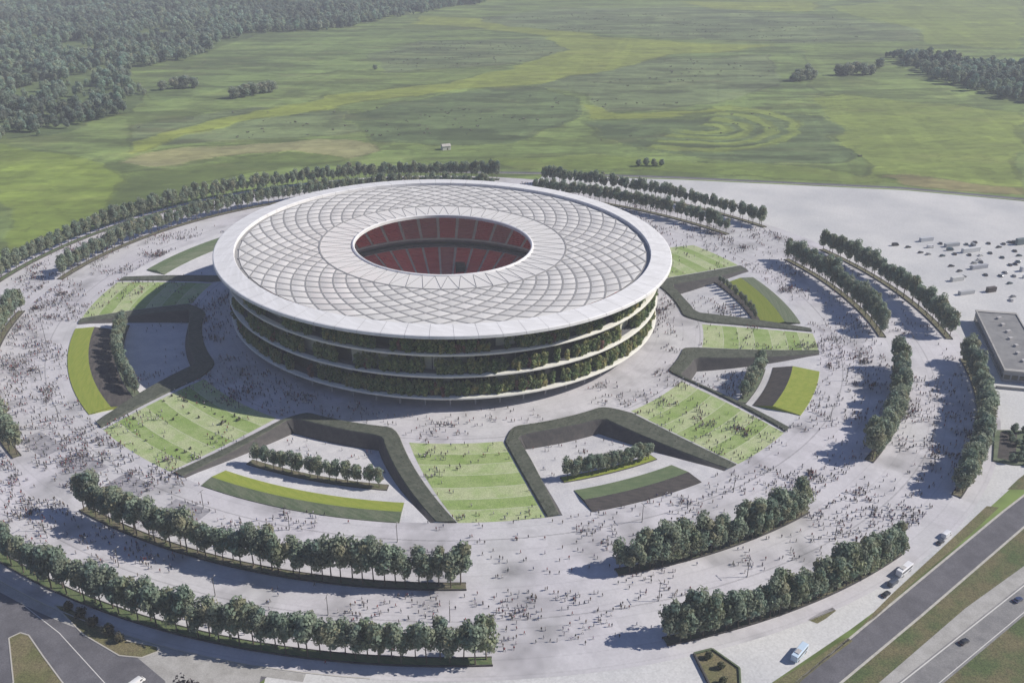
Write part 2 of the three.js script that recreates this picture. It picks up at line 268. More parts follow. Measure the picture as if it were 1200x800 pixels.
// ---------------------------------------------------------------- plaza, apron, roads
{
  const S = 2048, R = 345;
  const map = texture(S, S, (i, j) => {
    const x = (i / S - 0.5) * 2 * R, z = (j / S - 0.5) * 2 * R, [r, t] = polar(x, z);
    const a = fbm(N1, i / 160, j / 160, 5), b = fbm(N2, i / 22, j / 22, 4), f = fbm(N3, i / 2.2, j / 2.2, 2), st = fbm(N1, i / 50 + 40, j / 50 + 7, 4);
    let v = 0.535 + 0.10 * (a - 0.5) + 0.10 * (b - 0.5) + 0.09 * (f - 0.5);
    const bandI = Math.floor(r / 7.5), sect = Math.floor(t / 360 * 2 * Math.PI * (bandI * 7.5 + 4) / 9);
    v += 0.06 * (N2(bandI * 7.31 + 3, sect * 3.17) - 0.5);               // large paving bays differ in tone
    const dj = Math.abs(r / 7.5 - Math.round(r / 7.5)) * 7.5; if (dj < 0.24) v *= 0.9; if (Math.abs(r - 240) < 0.3 || Math.abs(r - 288) < 0.3 || Math.abs(r - 160) < 0.3) v *= 0.7;
    const stain = Math.max(0, st - 0.53) * 1.5; v *= 1 - stain * (0.5 + 0.6 * f);
    const lv = (fbm(N2, i / 90 + 11, j / 90, 3) - 0.5) * 0.05; return [v * (1 + lv * 0.4), v * (0.975 - lv * 0.3), v * (1.005 + lv)];
  }, 2 * R, 2 * R, [0.5, 0.5]);
  const pave = std({ map, roughness: 0.85 });
  structure('plaza', sheet(arc(317, 0, 360, 200), 0, holes), pave);
  const map2 = mottled([0.48, 0.485, 0.49], [0.62, 0.615, 0.60], 190, { size: 1024, coarse: 5, fine: 300, grain: 0.09, sharp: 1.8, seed: 33 });
  M.apron = std({ map: map2 });
  structure('apron', sheet([...arc(300, 104, -72, 60), [98, -314], [228, -291], [423, -246], [514, -207], [760, -80], [1100, 140], [520, 46], [262, 213], [242, 228.5], [160, 292], [145, 302], [108, 325], [98, 350], [-66, 350]], -0.045), M.apron, 'pale paved apron and parking lot round the plaza');
  structure('kerb', ringSolid([[316.7, -0.06], [316.7, 0.12], [317.1, 0.12], [317.1, -0.06]], 97, 290, 140), M.kerb);
}
const c1a = [[-60, 452], [116, 326], [241, 236], [257, 225], [420, 112], [900, -220]], c1b = [[-30, 440], [131, 327], [174, 297], [244, 247], [420, 122], [900, -208]];
const c2m = [[-10, 430], [144, 328], [193, 294], [229, 272], [420, 150], [900, -170]], c2a = [[0, 428], [151, 328], [223, 282], [420, 157], [900, -160]], c2b = [[30, 420], [167, 329], [212, 300], [430, 165], [900, -140]];
const between = (a, b, y) => sheet([...a, ...[...b].reverse()], y);
structure('highway_carriageway', between(c1a, c1b, -0.02), M.asphalt);
structure('highway_carriageway', between(c2a, c2b, -0.02), M.oldAsphalt);
structure('median', between(c1b, c2m, -0.025), M.verge, 'brown and green grass strip between the two carriageways');
structure('shoulder', between(c2m, c2a, -0.022), M.shoulder);
structure('verge', sheet([...c2b, [900, 500], [30, 500]], -0.03), M.verge);
for (const [pth, w] of [[c1a, -0.1], [c1b, 0.1]]) structure('kerb', strip(pth, w - 0.45, w + 0.45, 0.0), M.kerb);
structure('road_marking', strip(c2a, 0.5, 0.95, -0.014), M.linePaint);
structure('road_marking', strip(c2b, -1.1, -0.8, -0.014), M.linePaint);
structure('verge', sheet([[104, 331], [108, 325.4], [126, 315.5], [142, 306], [143.5, 307.8], [128, 318], [112, 329.5]], 0.0), M.vergeDry);
structure('verge', sheet([[150, 300.5], [158, 293.3], [170, 283.4], [205, 256], [236, 231.5], [241, 232.8], [215, 253], [180, 278.5], [156, 297]], 0.0), M.vergeDry);
structure('verge', sheet([[252, 220], [262, 212], [300, 186], [330, 172], [330, 170], [300, 193], [262, 220.5]], 0.0), M.verge);
structure('dirt_patch', sheet([[131, 296], [137, 292.6], [143, 290.2], [143.6, 292], [138, 296], [134, 298.2]], 0.0), M.vergeDry);
// junction below the plaza
structure('junction_road', sheet([[-330, 160], [-300, 150], ...arc(318, 150, 103, 30), [-80, 330], [-70, 400], [-420, 400], [-420, 190]], -0.03), M.asphalt);
structure('footway', sheet([...arc(317.2, 133, 101, 30), ...arc(321, 101, 133, 30)], -0.012), M.shoulder);
structure('footway', sheet([[-113, 296], [-101, 292], [-84, 300], [-66, 308], [-66, 350], [-86, 350], [-98, 310]], -0.02), M.shoulder);
for (const [pts, m] of [[[[-159, 285.5], [-156, 283], [-152.5, 284.5], [-143, 296], [-131, 310], [-131, 322], [-147, 322], [-149, 307]], 'vergeDry'], [[[-149, 269], [-144, 270], [-131, 279.5], [-116, 290], [-105, 293.4], [-104, 295.8], [-109, 298.5], [-117, 297], [-133, 285.5]], 'vergeDry'], [[[-182, 292], [-168, 296], [-160, 306], [-158, 330], [-190, 330]], 'vergeDry']]) {
  structure('traffic_island', sheet(pts, 0.02), M[m]);
  structure('kerb', mergeGeometries(pts.map((p, i) => { const b = pts[(i + 1) % pts.length], d = Math.hypot(b[0] - p[0], b[1] - p[1]); const g = new THREE.BoxGeometry(d, 0.16, 0.45); g.rotateY(-Math.atan2(b[1] - p[1], b[0] - p[0])); g.translate((p[0] + b[0]) / 2, 0.05, (p[1] + b[1]) / 2); return g; })), M.kerb);
}
structure('road_marking', strip([[-160, 268.5], [-142, 284], [-113, 315]], -0.14, 0.14, -0.02), M.linePaint);
structure('road_marking', strip([[-190, 278], [-160, 300], [-150, 330]], -0.14, 0.14, -0.02), M.linePaint);
// road along the far edge of the parking lot
structure('far_road', strip([[-40, -333], [100, -318], [228, -295], [423, -250], [514, -211], [760, -84], [1100, 135]], -7, -0.5, -0.02), M.asphalt);
structure('far_road_kerb', strip([[-40, -333], [100, -318], [228, -295], [423, -250], [514, -211], [760, -84], [1100, 135]], -0.5, 0.4, 0.0), M.kerb);
// darker paving pads on the plaza
for (const [r, t, w, d, a] of [[248, 119.4, 10, 13, 0.5], [250, 135, 12, 13, 0.7], [256, 142, 12, 12, 0.7], [246, 127.6, 10, 12, 0.6]]) {
  const p = P(r, t), q = (x, z) => [p.x + x * Math.cos(a) - z * Math.sin(a), p.z + x * Math.sin(a) + z * Math.cos(a)];
  structure('paving_pad', sheet([q(-w, -d / 2), q(w, -d / 2), q(w, d / 2), q(-w, d / 2)], 0.008), M.padPave);
}

// ---------------------------------------------------------------- striped lawns between the courtyards
const LAWNS = [
  { o: [81.3, 91.1], i: [82.3, 98.6], ri: 164, lab: 'striped lawn ramp between the two courtyards closest to the highway and junction' },
  { o: [126, 140.6], i: [123.6, 146], ri: 164, lab: 'striped lawn half in stadium shadow, next to the shaded courtyard' },
  { o: [44.3, 55.2], i: [39.3, 56.2], ri: 163, lab: 'striped lawn that opens towards the highway, crowded with walkers' },
  { o: [11, 17.2], i: [10, 22.3], ri: 162, lab: 'narrow trampled striped lawn facing the long grey-roofed building' },
  { o: [329, 341.4], i: [324, 342.5], ri: 164, lab: 'striped lawn beside the roof edge on the parking lot side' },
  { o: [178, 193.6], i: [185, 197.4], ri: 164, lab: 'striped lawn crossed by the edge of the stadium shadow towards the fields' },
];
for (const l of LAWNS) {
  const g = thing('striped_lawn', l.lab, 'lawn'), cuts = [l.ri, 174, 183, 192, 202, 211, 219, R_OUT];
  const at = (r, s) => { const k = (r - l.ri) / (R_OUT - l.ri), a = l.i[0] + (l.o[0] - l.i[0]) * k + 0.15, b = l.i[1] + (l.o[1] - l.i[1]) * k - 0.15; return a + (b - a) * s; };
  const quadStrip = (r0, r1, y) => { const pos = [], idx = [], uv = []; for (let i = 0; i <= 10; i++) for (const r of [r0, r1]) { const p = P(r, at(r, i / 10), y); pos.push(p.x, p.y, p.z); uv.push(p.x, p.z); const e = pos.length / 3; if (i && r === r1) idx.push(e - 1, e - 2, e - 4, e - 1, e - 4, e - 3); } return geoFrom(pos, idx, uv); };
  for (let k = 0; k < cuts.length - 1; k++) {
    part('grass_band', quadStrip(cuts[k] + 0.2, cuts[k + 1] - (k === 6 ? 0 : 0.2), 0.03 + (k % 2) * 0.02), k % 2 ? M.lawnMid : M.lawnPale, g);
    if (k) part('edging', quadStrip(cuts[k] - 0.2, cuts[k] + 0.2, 0.06), M.edging, g);
  }
}
// crescent beds at the mouth of each courtyard: two slopes meeting in a ridge
const BEDS = [
  { t: [97.2, 121], r: [212.5, 222, 229], m: ['lime', 'sedum'], lab: 'crescent bed of lime sedum with a grey-green outer slope, beside the junction-side tree row' },
  { t: [61.6, 76.2], r: [209.5, 220.5, 229], m: ['bedGreen', 'darkBed'], lab: 'crescent bed of dull green planting with a dark brown outer slope' },
  { t: [24.6, 38.9], r: [203, 213.5, 228], m: ['darkBed', 'lime'], lab: 'crescent bed with dark inner slope and lime outer slope facing the long building' },
  { t: [347.4, 367.6], r: [201, 214, 224], m: ['lime', 'sedum'], lab: 'crescent bed of lime planting with green outer edge on the parking lot side' },
  { t: [145.2, 174], r: [202.6, 216.5, 228], m: ['darkBed', 'lime'], lab: 'crescent lime bed with dark inner slope beside the shaded courtyard' },
  { t: [200, 226], r: [207, 213, 221], m: ['sedum', 'bedGreen'], lab: 'long dark green crescent bed on the side of the open fields' },
];
for (const b of BEDS) {
  const g = thing('crescent_bed', b.lab, 'flower bed'), n = 30, h = 0.9, y0 = floorY(b.r[0]) - 0.1;
  part('inner_slope', ring([[b.r[0], y0], [b.r[0] + 0.1, y0 + 0.4], [b.r[1], h]], ...b.t, n, 0.3), M[b.m[0]], g);
  part('outer_slope', ring([[b.r[1] + 0.01, h], [b.r[2] - 0.1, 0.35], [b.r[2], -0.02]], ...b.t, n, 0.3), M[b.m[1]], g);
  const cap = (t) => { const pr = [[b.r[0], y0], [b.r[1], h], [b.r[2], -0.02]], pos = []; pr.forEach(([r, y]) => { const p = P(r, t, y); pos.push(p.x, p.y, p.z); }); return geoFrom(pos, [0, 1, 2], [0, 0, 1, 1, 2, 0]); };
  for (const t of b.t) part('end_face', cap(t), M[b.m[1]], g);
}
// ---------------------------------------------------------------- stadium
const stadium = thing('stadium', 'round white stadium with lattice roof, central opening and planted balcony rings', 'stadium');
{
  const S = stadium;
  // roof rim
  part('rim_frame', ring([[127.4, 45.2], [127.5, 47.2], [139.1, 46.4], [139.7, 46.1], [139.7, 44.9], [137.8, 44.2], [129, 42.6], [124, 42.6]], 0, 360, 240, 0.35), M.concrete, S);
  for (let i = 0; i < 72; i++) part('rim_panel', ring([[127.2, 45.2], [127.2, 47.15], [127.5, 47.4], [139.3, 46.55], [139.8, 46.25], [139.95, 44.9], [139.5, 44.5], [137.8, 44.05]], i * 5 + 0.035, i * 5 + 4.965, 5, 0.35), M.white, S);
  part('roof_gutter', ring([[124.6, 45.4], [127.2, 45.3]], 0, 360, 200), M.steel, S);
  const NS = 48, NR = 10, ra = 76.5, rb = 124.8, yR = (r) => 44.5 + (r - 55) / (125 - 55) * 1.3;
  const rk = Array.from({ length: NR + 1 }, (_, k) => ra + (rb - ra) * Math.pow(k / NR, 0.98)), half = 180 / NS;
  const node = (k, j, y = 0) => P(rk[k], (j + (k % 2) * 0.5) * 360 / NS + 3, yR(rk[k]) + y);
  // inflated diamond cushions between the ribs
  const cush = [];
  const pillow = (cs, bulge) => {
    const c = cs.reduce((a, b) => a.clone().add(b)).multiplyScalar(1 / cs.length), pos = [], idx = [], n = cs.length;
    const push = (v, y) => pos.push(v.x, v.y + y, v.z);
    cs.forEach((v) => push(v.clone().lerp(c, 0.05), -0.05)); cs.forEach((v) => push(v.clone().lerp(c, 0.42), bulge * 0.72)); push(c, bulge);
    for (let i = 0; i < n; i++) { const j = (i + 1) % n; idx.push(i, j, n + i, n + i, j, n + j, n + i, n + j, 2 * n); }
    return geoFrom(pos, idx, new Array(pos.length / 3 * 2).fill(0));
  };
  const R = rng(5);
  for (let k = 1; k < NR; k++) for (let j = 0; j < NS; j++) {
    const o = k % 2, l = node(k, j), r = node(k, j + 1), jj = o ? j + 1 : j;
    const a = P(rk[k - 1], (jj + (o ? 0 : 0.5)) * 360 / NS + 3, yR(rk[k - 1])), b = P(rk[k + 1], (jj + (o ? 0 : 0.5)) * 360 / NS + 3, yR(rk[k + 1]));
    cush.push({ g: pillow([a, r, b, l], 0.6), d: l.distanceTo(camera.position), m: Math.floor(R() * 3) });
  }
  for (let j = 0; j < NS; j++) {
    cush.push({ g: pillow([node(0, j), node(0, j + 1), node(1, j)], 0.3), d: 1e5, m: 1 });
    const o = NR % 2; cush.push({ g: pillow([node(NR, j), node(NR, j + 1), o ? node(NR - 1, j + 1) : node(NR - 1, j)], 0.3), d: 1e5, m: 2 });
  }
  cush.sort((a, b) => a.d - b.d);
  cush.slice(0, 300).forEach((c) => part('roof_cushion', c.g, cushionMats[c.m], S));
  cushionMats.forEach((m, q) => { const p = part('far_roof_cushions', mergeGeometries(cush.slice(300).filter((c) => c.m === q).map((c) => c.g)), m, S); p.userData.kind = 'stuff'; });
  // ribs: a bar along a list of points
  const bar = (pts, w, h) => {
    const pos = [], idx = [];
    pts.forEach((p, i) => {
      const d = pts[Math.min(pts.length - 1, i + 1)].clone().sub(pts[Math.max(0, i - 1)]), n = new THREE.Vector3(-d.z, 0, d.x).normalize().multiplyScalar(w / 2);
      for (const [s, y] of [[-1, -0.3], [-1, h], [1, h], [1, -0.3]]) pos.push(p.x + n.x * s, p.y + y, p.z + n.z * s);
      if (i) for (let q = 0; q < 3; q++) { const e = i * 4 + q, f = e - 4; idx.push(f, f + 1, e, e, f + 1, e + 1); }
    });
    return geoFrom(pos, idx, new Array(pos.length / 3 * 2).fill(0)).toNonIndexed();
  };
  for (const s of [-1, 1]) for (let j = 0; j < NS; j++) {
    const pts = []; for (let k = 0; k <= NR; k++) pts.push(P(rk[k], (j + s * k * 0.5) * 360 / NS + 3, yR(rk[k])));
    const b = bar(pts, s > 0 ? 1.05 : 0.8, 0.25); b.computeVertexNormals(); part('spiral_rib', b, M.steel, S);
  }
  part('ring_beam', ring([[76.9, 44.5], [76.9, 45.35], [76.0, 45.35], [76.0, 44.5]], 0, 360, 160), M.steel, S);
  // taut membrane and zigzag struts towards the opening
  const inn = (j) => P(56.2, j * 360 / NS + 3, yR(56) + 0.35), out = (j) => P(76, j * 360 / NS + 3, yR(76) + 0.25);
  for (let j = 0; j < NS; j++) {
    const tri = (a, b, c) => { const g = geoFrom([a, b, c].flatMap((v) => [v.x, v.y, v.z]), [0, 1, 2], [0, 0, 1, 0, 0, 1]); return g; };
    part('membrane_panel', tri(out(j), out(j + 1), inn(j + 0.5)), cushionMats[2], S); part('membrane_panel', tri(inn(j - 0.5), inn(j + 0.5), out(j)), cushionMats[2], S);
    for (const d of [-0.5, 0.5]) part('strut', bar([out(j), inn(j + d)], 0.32, 0.12), M.steel, S);
  }
  part('opening_rim', ring([[56.6, 44.3], [56.4, 45.5], [55.6, 45.8], [54.9, 45.4], [54.9, 43.6], [56.6, 43.2]], 0, 360, 140, 0.8), M.white, S);
  for (let j = 0; j < NS; j += 2) part('roof_truss', bar([P(56.6, j * 360 / NS + 3, 42.9), P(90, j * 360 / NS + 3, 42.6), P(126, j * 360 / NS + 3, 42.8)], 0.4, 0.9), M.white, S);
  // facade storeys
  const lips = [[7.0, 133.2], [19.6, 133.1], [31.8, 133.0]];
  lips.forEach(([y, r]) => {
    part('balcony_edge', ring([[r - 3.2, y + 1.15], [r - 0.5, y + 1.25], [r, y + 0.95], [r + 0.1, y + 0.3], [r - 0.3, y - 0.1], [r - 2.5, y - 0.2]], 0, 360, 240, 0.7), M.lip, S);
    part('floor_slab', ring([[r - 2.4, y + 0.9], [117, y + 0.9], [117, y - 0.3], [r - 2.4, y - 0.3]], 0, 360, 120), M.darkConcrete, S);
  });
  const creams = std({ color: rgb(0.52, 0.52, 0.42), roughness: 0.7 }), R2 = rng(77);
  const tops = [19.3, 31.5, 42.5];
  lips.forEach(([y], k) => {
    const np = 72; let run = 0;
    for (let i = 0; i < np; i++) {
      if (run <= 0 && R2() < (k === 0 ? 0.08 : k === 1 ? 0.22 : 0.32)) run = 1 + Math.floor(R2() * 2); const cream = run-- > 0;
      part('glass_panel', ringSolid([[125, y + 1], [125, tops[k]], [124.7, tops[k]], [124.7, y + 1]], i * 360 / np + 0.12, (i + 1) * 360 / np - 0.12, 3, 0.3), cream ? creams : M.glassDark, S, cream ? 'cream coloured facade panel' : undefined);
    }
    part('facade_core', ring([[124.2, y], [124.2, tops[k]]], 0, 360, 100), M.darkConcrete, S);
  });
  part('base_wall', ring([[120.5, -0.1], [120.5, 6.8]], 0, 360, 120), M.concrete, S);
  for (let i = 0; i < 60; i++) { const p = P(126, i * 6 + 1, 3.4), g = new THREE.CylinderGeometry(0.45, 0.55, 6.9, 8); g.translate(p.x, p.y, p.z); part('column', g, M.concrete, S); }
  // bowl
  part('lower_tier', ring([[57, 0], [57, 1.0], [84.6, 12.2], [84.6, 0]], 0, 360, 120), M.concrete, S);
  part('box_level', ring([[85, 12.2], [84.8, 13.4], [87.5, 13.6], [87.5, 15.6], [85.2, 15.8], [85.0, 17.0], [87, 17.2]], 0, 360, 140, 0.3), M.darkConcrete, S);
  part('box_front', ring([[87.3, 13.6], [87.3, 15.6]], 0, 360, 90), M.glassDark, S);
  part('upper_tier', ring([[86, 17], [118.5, 38.6], [118.5, 0]], 0, 360, 120), M.concrete, S);
  const reds = [[0.54, 0.11, 0.11], [0.47, 0.11, 0.115], [0.58, 0.12, 0.12], [0.40, 0.15, 0.15], [0.50, 0.09, 0.095]].map((c) => std({ color: rgb(...c), roughness: 0.75 }));
  const NB = 44, R3 = rng(9);
  for (const [r0, y0, r1, y1, rows] of [[58, 1.2, 84, 12.0, 18], [87.2, 18, 118, 38.4, 22]]) for (let i = 0; i < NB; i++) {
    const prof = []; for (let k = 0; k < rows; k++) { const r = r0 + (r1 - r0) * k / rows, y = y0 + (y1 - y0) * k / rows; prof.push([r, y + 0.15], [r + 0.15, y + 0.75], [r + (r1 - r0) / rows - 0.05, y + 0.75]); }
    part('seating_block', ring(prof, i * 360 / NB + 0.62, (i + 1) * 360 / NB - 0.62, 4, 0.3), reds[Math.floor(R3() * 5)], S);
  }
  const mouth = P(66, 34.5 * 360 / NB, 0); const tg = new RoundedBoxGeometry(7, 6.6, 10, 1, 0.3); tg.rotateY(0.02); tg.translate(mouth.x, 3.4, mouth.z + 1); part('tunnel_mouth', tg, M.glassDark, S);
  part('pitch', sheet(arc(56.8, 0, 360, 80), 0.06), M.pitch, S);
}

// ---------------------------------------------------------------- foliage
function crown(seed, { n = 1250, rx = 3.6, ry = 6.3, cy = 9.6, size = 0.9, clumps = 18, base = [0.215, 0.275, 0.17] } = {}) {
  const R = rng(seed), pos = [], nor = [], col = [], g = () => R() + R() + R() - 1.5;
  const cs = Array.from({ length: clumps }, (_, i) => { const a = R() * 6.28, q = i / clumps, y = -0.85 + 1.75 * q, s = Math.sqrt(Math.max(0.08, 1 - y * y)) * (0.35 + 0.35 * R()); const h = 0.8 + 0.45 * R(), w = R(); return { x: Math.cos(a) * s * rx, y: cy + y * ry * 0.78, z: Math.sin(a) * s * rx, r: rx * (0.42 + 0.2 * R()), c: [base[0] * h * (0.9 + 0.35 * w), base[1] * h, base[2] * h * (1.1 - 0.2 * w)] }; });
  const up = new THREE.Vector3(), a = new THREE.Vector3(), b = new THREE.Vector3(), d = new THREE.Vector3();
  for (let i = 0; i < n; i++) {
    const c = cs[Math.floor(R() * cs.length)]; d.set(g(), g() * 1.05, g()).normalize(); const rr = c.r * (0.55 + 0.5 * Math.sqrt(R()));
    const px = c.x + d.x * rr, py = c.y + d.y * rr, pz = c.z + d.z * rr;
    up.copy(d).add(a.set(g(), g(), g()).multiplyScalar(0.75)).normalize(); a.set(g(), g(), g()).cross(up).normalize(); b.crossVectors(up, a);
    const s = size * (0.6 + 0.7 * R()) * 0.5, k = 0.8 + 0.4 * R(), q = [[-1, -0.7], [1, -0.5], [0.75, 0.8], [-0.8, 0.9]].map(([x, y]) => [px + a.x * x * s + b.x * y * s, py + a.y * x * s + b.y * y * s, pz + a.z * x * s + b.z * y * s]);
    for (const t of [0, 1, 2, 0, 2, 3]) { pos.push(...q[t]); nor.push(up.x, up.y, up.z); col.push(c.c[0] * k, c.c[1] * k, c.c[2] * k); }
  }
  const ge = new THREE.BufferGeometry(); ge.setAttribute('position', new THREE.Float32BufferAttribute(pos, 3)); ge.setAttribute('normal', new THREE.Float32BufferAttribute(nor, 3)); ge.setAttribute('color', new THREE.Float32BufferAttribute(col, 3)); return ge;
}
function trunkGeo(seed, h = 9.5, r = 0.28) {
  const R = rng(seed), gs = []; const tube = (p, r0, r1) => { const c = new THREE.CatmullRomCurve3(p), g = new THREE.TubeGeometry(c, 4, 1, 6, false), q = g.attributes.position; for (let i = 0; i < q.count; i++) { const ring_ = Math.floor(i / 7) / 4, ct = c.getPointAt(Math.min(1, ring_)), rad = r0 + (r1 - r0) * ring_; q.setXYZ(i, ct.x + (q.getX(i) - ct.x) * rad, ct.y + (q.getY(i) - ct.y) * rad, ct.z + (q.getZ(i) - ct.z) * rad); } g.computeVertexNormals(); return g; };
  const w = () => (R() - 0.5) * 0.6; gs.push(tube([new THREE.Vector3(0, -1.7, 0), new THREE.Vector3(w(), h * 0.5, w()), new THREE.Vector3(w(), h, w())], r, r * 0.45));
  for (let i = 0; i < 4; i++) { const a = R() * 6.28, y = h * (0.45 + 0.12 * i); gs.push(tube([new THREE.Vector3(0, y, 0), new THREE.Vector3(Math.cos(a) * 1.1, y + 1.1, Math.sin(a) * 1.1), new THREE.Vector3(Math.cos(a) * 2, y + 2.6, Math.sin(a) * 2)], r * 0.5, r * 0.2)); }
  return mergeGeometries(gs);
}
const leaf = new THREE.MeshPhysicalMaterial({ vertexColors: true, roughness: 0.95, transmission: 0.45, thickness: 0, side: THREE.DoubleSide });
const leafInst = leaf;
const V = 6, crowns = Array.from({ length: V }, (_, i) => crown(100 + i, { rx: 3.55 + 0.13 * i, ry: 5.9 + 0.3 * (i % 3), base: [[0.21, 0.275, 0.185], [0.24, 0.295, 0.19], [0.185, 0.245, 0.175], [0.23, 0.305, 0.21], [0.25, 0.30, 0.20], [0.2, 0.27, 0.17]][i] })), trunks = Array.from({ length: V }, (_, i) => trunkGeo(200 + i));
const PLANT_R = [269, 308.5];
const ROWS = [
  [0, 90.6, 128, 'inner tree row between the junction and the stadium'], [1, 89.3, 135, 'outer tree row along the junction road'],
  [0, 56.6, 77.8, 'inner tree row on the highway side'], [1, 55.2, 77.6, 'outer tree row beside the highway forecourt'],
  [0, 19.5, 44, 'inner tree row facing the long grey-roofed building'], [1, 15.4, 44.6, 'outer tree row beside the long grey-roofed building'],
  [0, 341.8, 371, 'inner tree row towards the parking lot'], [1, 340.2, 370.3, 'outer tree row at the parking lot edge'],
  [0, 289.5, 328.6, 'inner tree row behind the stadium towards the far road'], [1, 289.5, 329.4, 'outer tree row behind the stadium along the far road'],
  [0, 192.6, 282, 'inner tree row on the side of the open fields'], [1, 185, 282, 'outer tree row bordering the open fields'],
  [0, 141, 181, 'inner tree row outside the shaded courtyard'],
];
const trees = [], RT = rng(4242);
ROWS.forEach(([k, t0, t1, lab], q) => {
  const r = PLANT_R[k], w = 2.1, g = thing('planter', `long curved dark-edged planter of the ${lab}`, 'planter', 'planters of the tree rings');
  part('edge', mergeGeometries([ringSolid([[r - w, -0.05], [r - w, 0.7], [r - w + 0.35, 0.7], [r - w + 0.35, -0.05]], t0, t1, 60), ringSolid([[r + w - 0.35, -0.05], [r + w - 0.35, 0.7], [r + w, 0.7], [r + w, -0.05]], t0, t1, 60)]), M.planterKerb, g);
  part('planting', ring([[r - w + 0.3, 0.5], [r + w - 0.3, 0.5]], t0 + 0.03, t1 - 0.03, 60), q === 1 || q === 11 ? M.planterGrass : M.soil, g);
  const hedge = q >= 2 && q <= 7, n = Math.round((t1 - t0) * RAD * r / (q < 2 ? 4.2 : 4.8));
  for (let i = 0; i < n; i++) {
    const t = t0 + (t1 - t0) * (i + 0.5 + (RT() - 0.5) * 0.3) / n, p = P(r + (i % 2 ? 0.9 : -0.9) + (RT() - 0.5) * 0.7, t, hedge ? 0.45 : 1.5);
    if (hedge && q < 6) { const u = P(r + 1.6 + (RT() - 0.5) * 0.5, t + 0.5 * (t1 - t0) / n, 0.45); if (i < n - 1) trees.push({ p: u, lab: `smaller tree filling gaps in the ${lab}`, grp: `smaller trees of the ${lab}`, s: 0.7 + 0.18 * RT(), sy: 0.95, a: RT() * 6.28, v: Math.floor(RT() * V) }); }
    trees.push({ p, lab: `leafy round-crowned tree in the ${lab}`, grp: `trees of the ${lab}`, s: (0.86 + 0.32 * RT()) * (q >= 8 && q <= 11 ? 0.84 : 1), sy: 0.98 + 0.2 * RT(), a: RT() * 6.28, v: Math.floor(RT() * V) });
  }
});
// short rows inside the courtyards
const CROWS = [[200, 100.4, 119.4, 14, 0.74, 'tree row in the courtyard between the junction-side lawns', 'planterKerb'], [199, 62.6, 76, 19, 0.66, 'tight tree row in the courtyard on the highway side', 'lime'], [197, 26, 38.2, 10, 0.85, 'tree row in the courtyard facing the long building', 'sedum'], [200, 147.5, 175.5, 19, 0.78, 'tree row in the shaded courtyard', 'sedum'], [199, 346.5, 365.5, 14, 0.4, 'low dark tree row in the parking-side courtyard', 'darkBed']];
CROWS.forEach(([r, t0, t1, n, s, lab, m]) => {
  const g = thing('planter', `curved planter under the ${lab}`, 'planter', 'planters in the courtyards'), w = 2.4, y = floorY(r);
  part('edge', ringSolid([[r - w, floorY(r - w) - 0.1], [r - w, y + 0.5], [r + w, y + 0.65], [r + w, floorY(r + w) - 0.1]], t0 - 0.6, t1 + 0.6, 24), M.planterKerb, g);
  part('planting', ring([[r - w + 0.3, y + 0.54], [r + w - 0.3, y + 0.68]], t0 - 0.5, t1 + 0.5, 24), M[m] === M.planterKerb ? M.soil : M[m], g);
  for (let i = 0; i < n; i++) trees.push({ p: P(r + (RT() - 0.5), t0 + (t1 - t0) * (i + 0.3 + 0.4 * RT()) / n, y + 0.4), lab: `slim young tree of the ${lab}`, grp: `trees of the ${lab}`, s: s * (0.9 + 0.2 * RT()), sy: 1.05, a: RT() * 6.28, v: Math.floor(RT() * V), near: true });
});
trees.forEach((t) => { t.d = t.p.distanceTo(camera.position); t.q = t.p.clone().setY(6); t.key = t.near ? 0 : inView(t.q, 1.04) ? t.d : 1e6 + t.d; });
trees.sort((a, b) => a.key - b.key);
const treeProto = crowns.map((c, i) => { const g = new THREE.Group(); g.name = 'plaza_tree'; part('trunk', trunks[i], M.trunk, g); part('crown', c, leaf, g); return g; });
trees.slice(0, 300).forEach((t) => { const g = treeProto[t.v].clone(); g.position.copy(t.p); g.rotation.y = t.a; g.scale.set(t.s, t.s * t.sy, t.s); tag(g, t.lab, 'tree', t.grp); top(g); });
function instanced(name, geo, mat, list, parent, color) {
  const m = new THREE.InstancedMesh(geo, mat, list.length), o = new THREE.Object3D();
  list.forEach((t, i) => { o.position.copy(t.p); o.rotation.set(0, t.a, 0); o.scale.set(t.s, t.s * (t.sy || 1), t.s); o.updateMatrix(); m.setMatrixAt(i, o.matrix); if (t.c) m.setColorAt(i, t.c); });
  m.name = name; m.userData.kind = 'stuff'; m.castShadow = m.receiveShadow = true; parent ? parent.add(m) : top(m); return m;
}
{
  const rest = trees.slice(300), g = new THREE.Group(); g.name = 'distant_plaza_trees'; g.userData = { kind: 'stuff', label: 'far rows of leafy trees on the rim of the plaza', category: 'trees' };
  for (let v = 0; v < V; v++) { const l = rest.filter((t) => t.v === v); if (!l.length) continue; instanced('crowns', crowns[v], leafInst, l, g); instanced('trunks', trunks[v], M.trunk, l, g); }
  top(g);
}
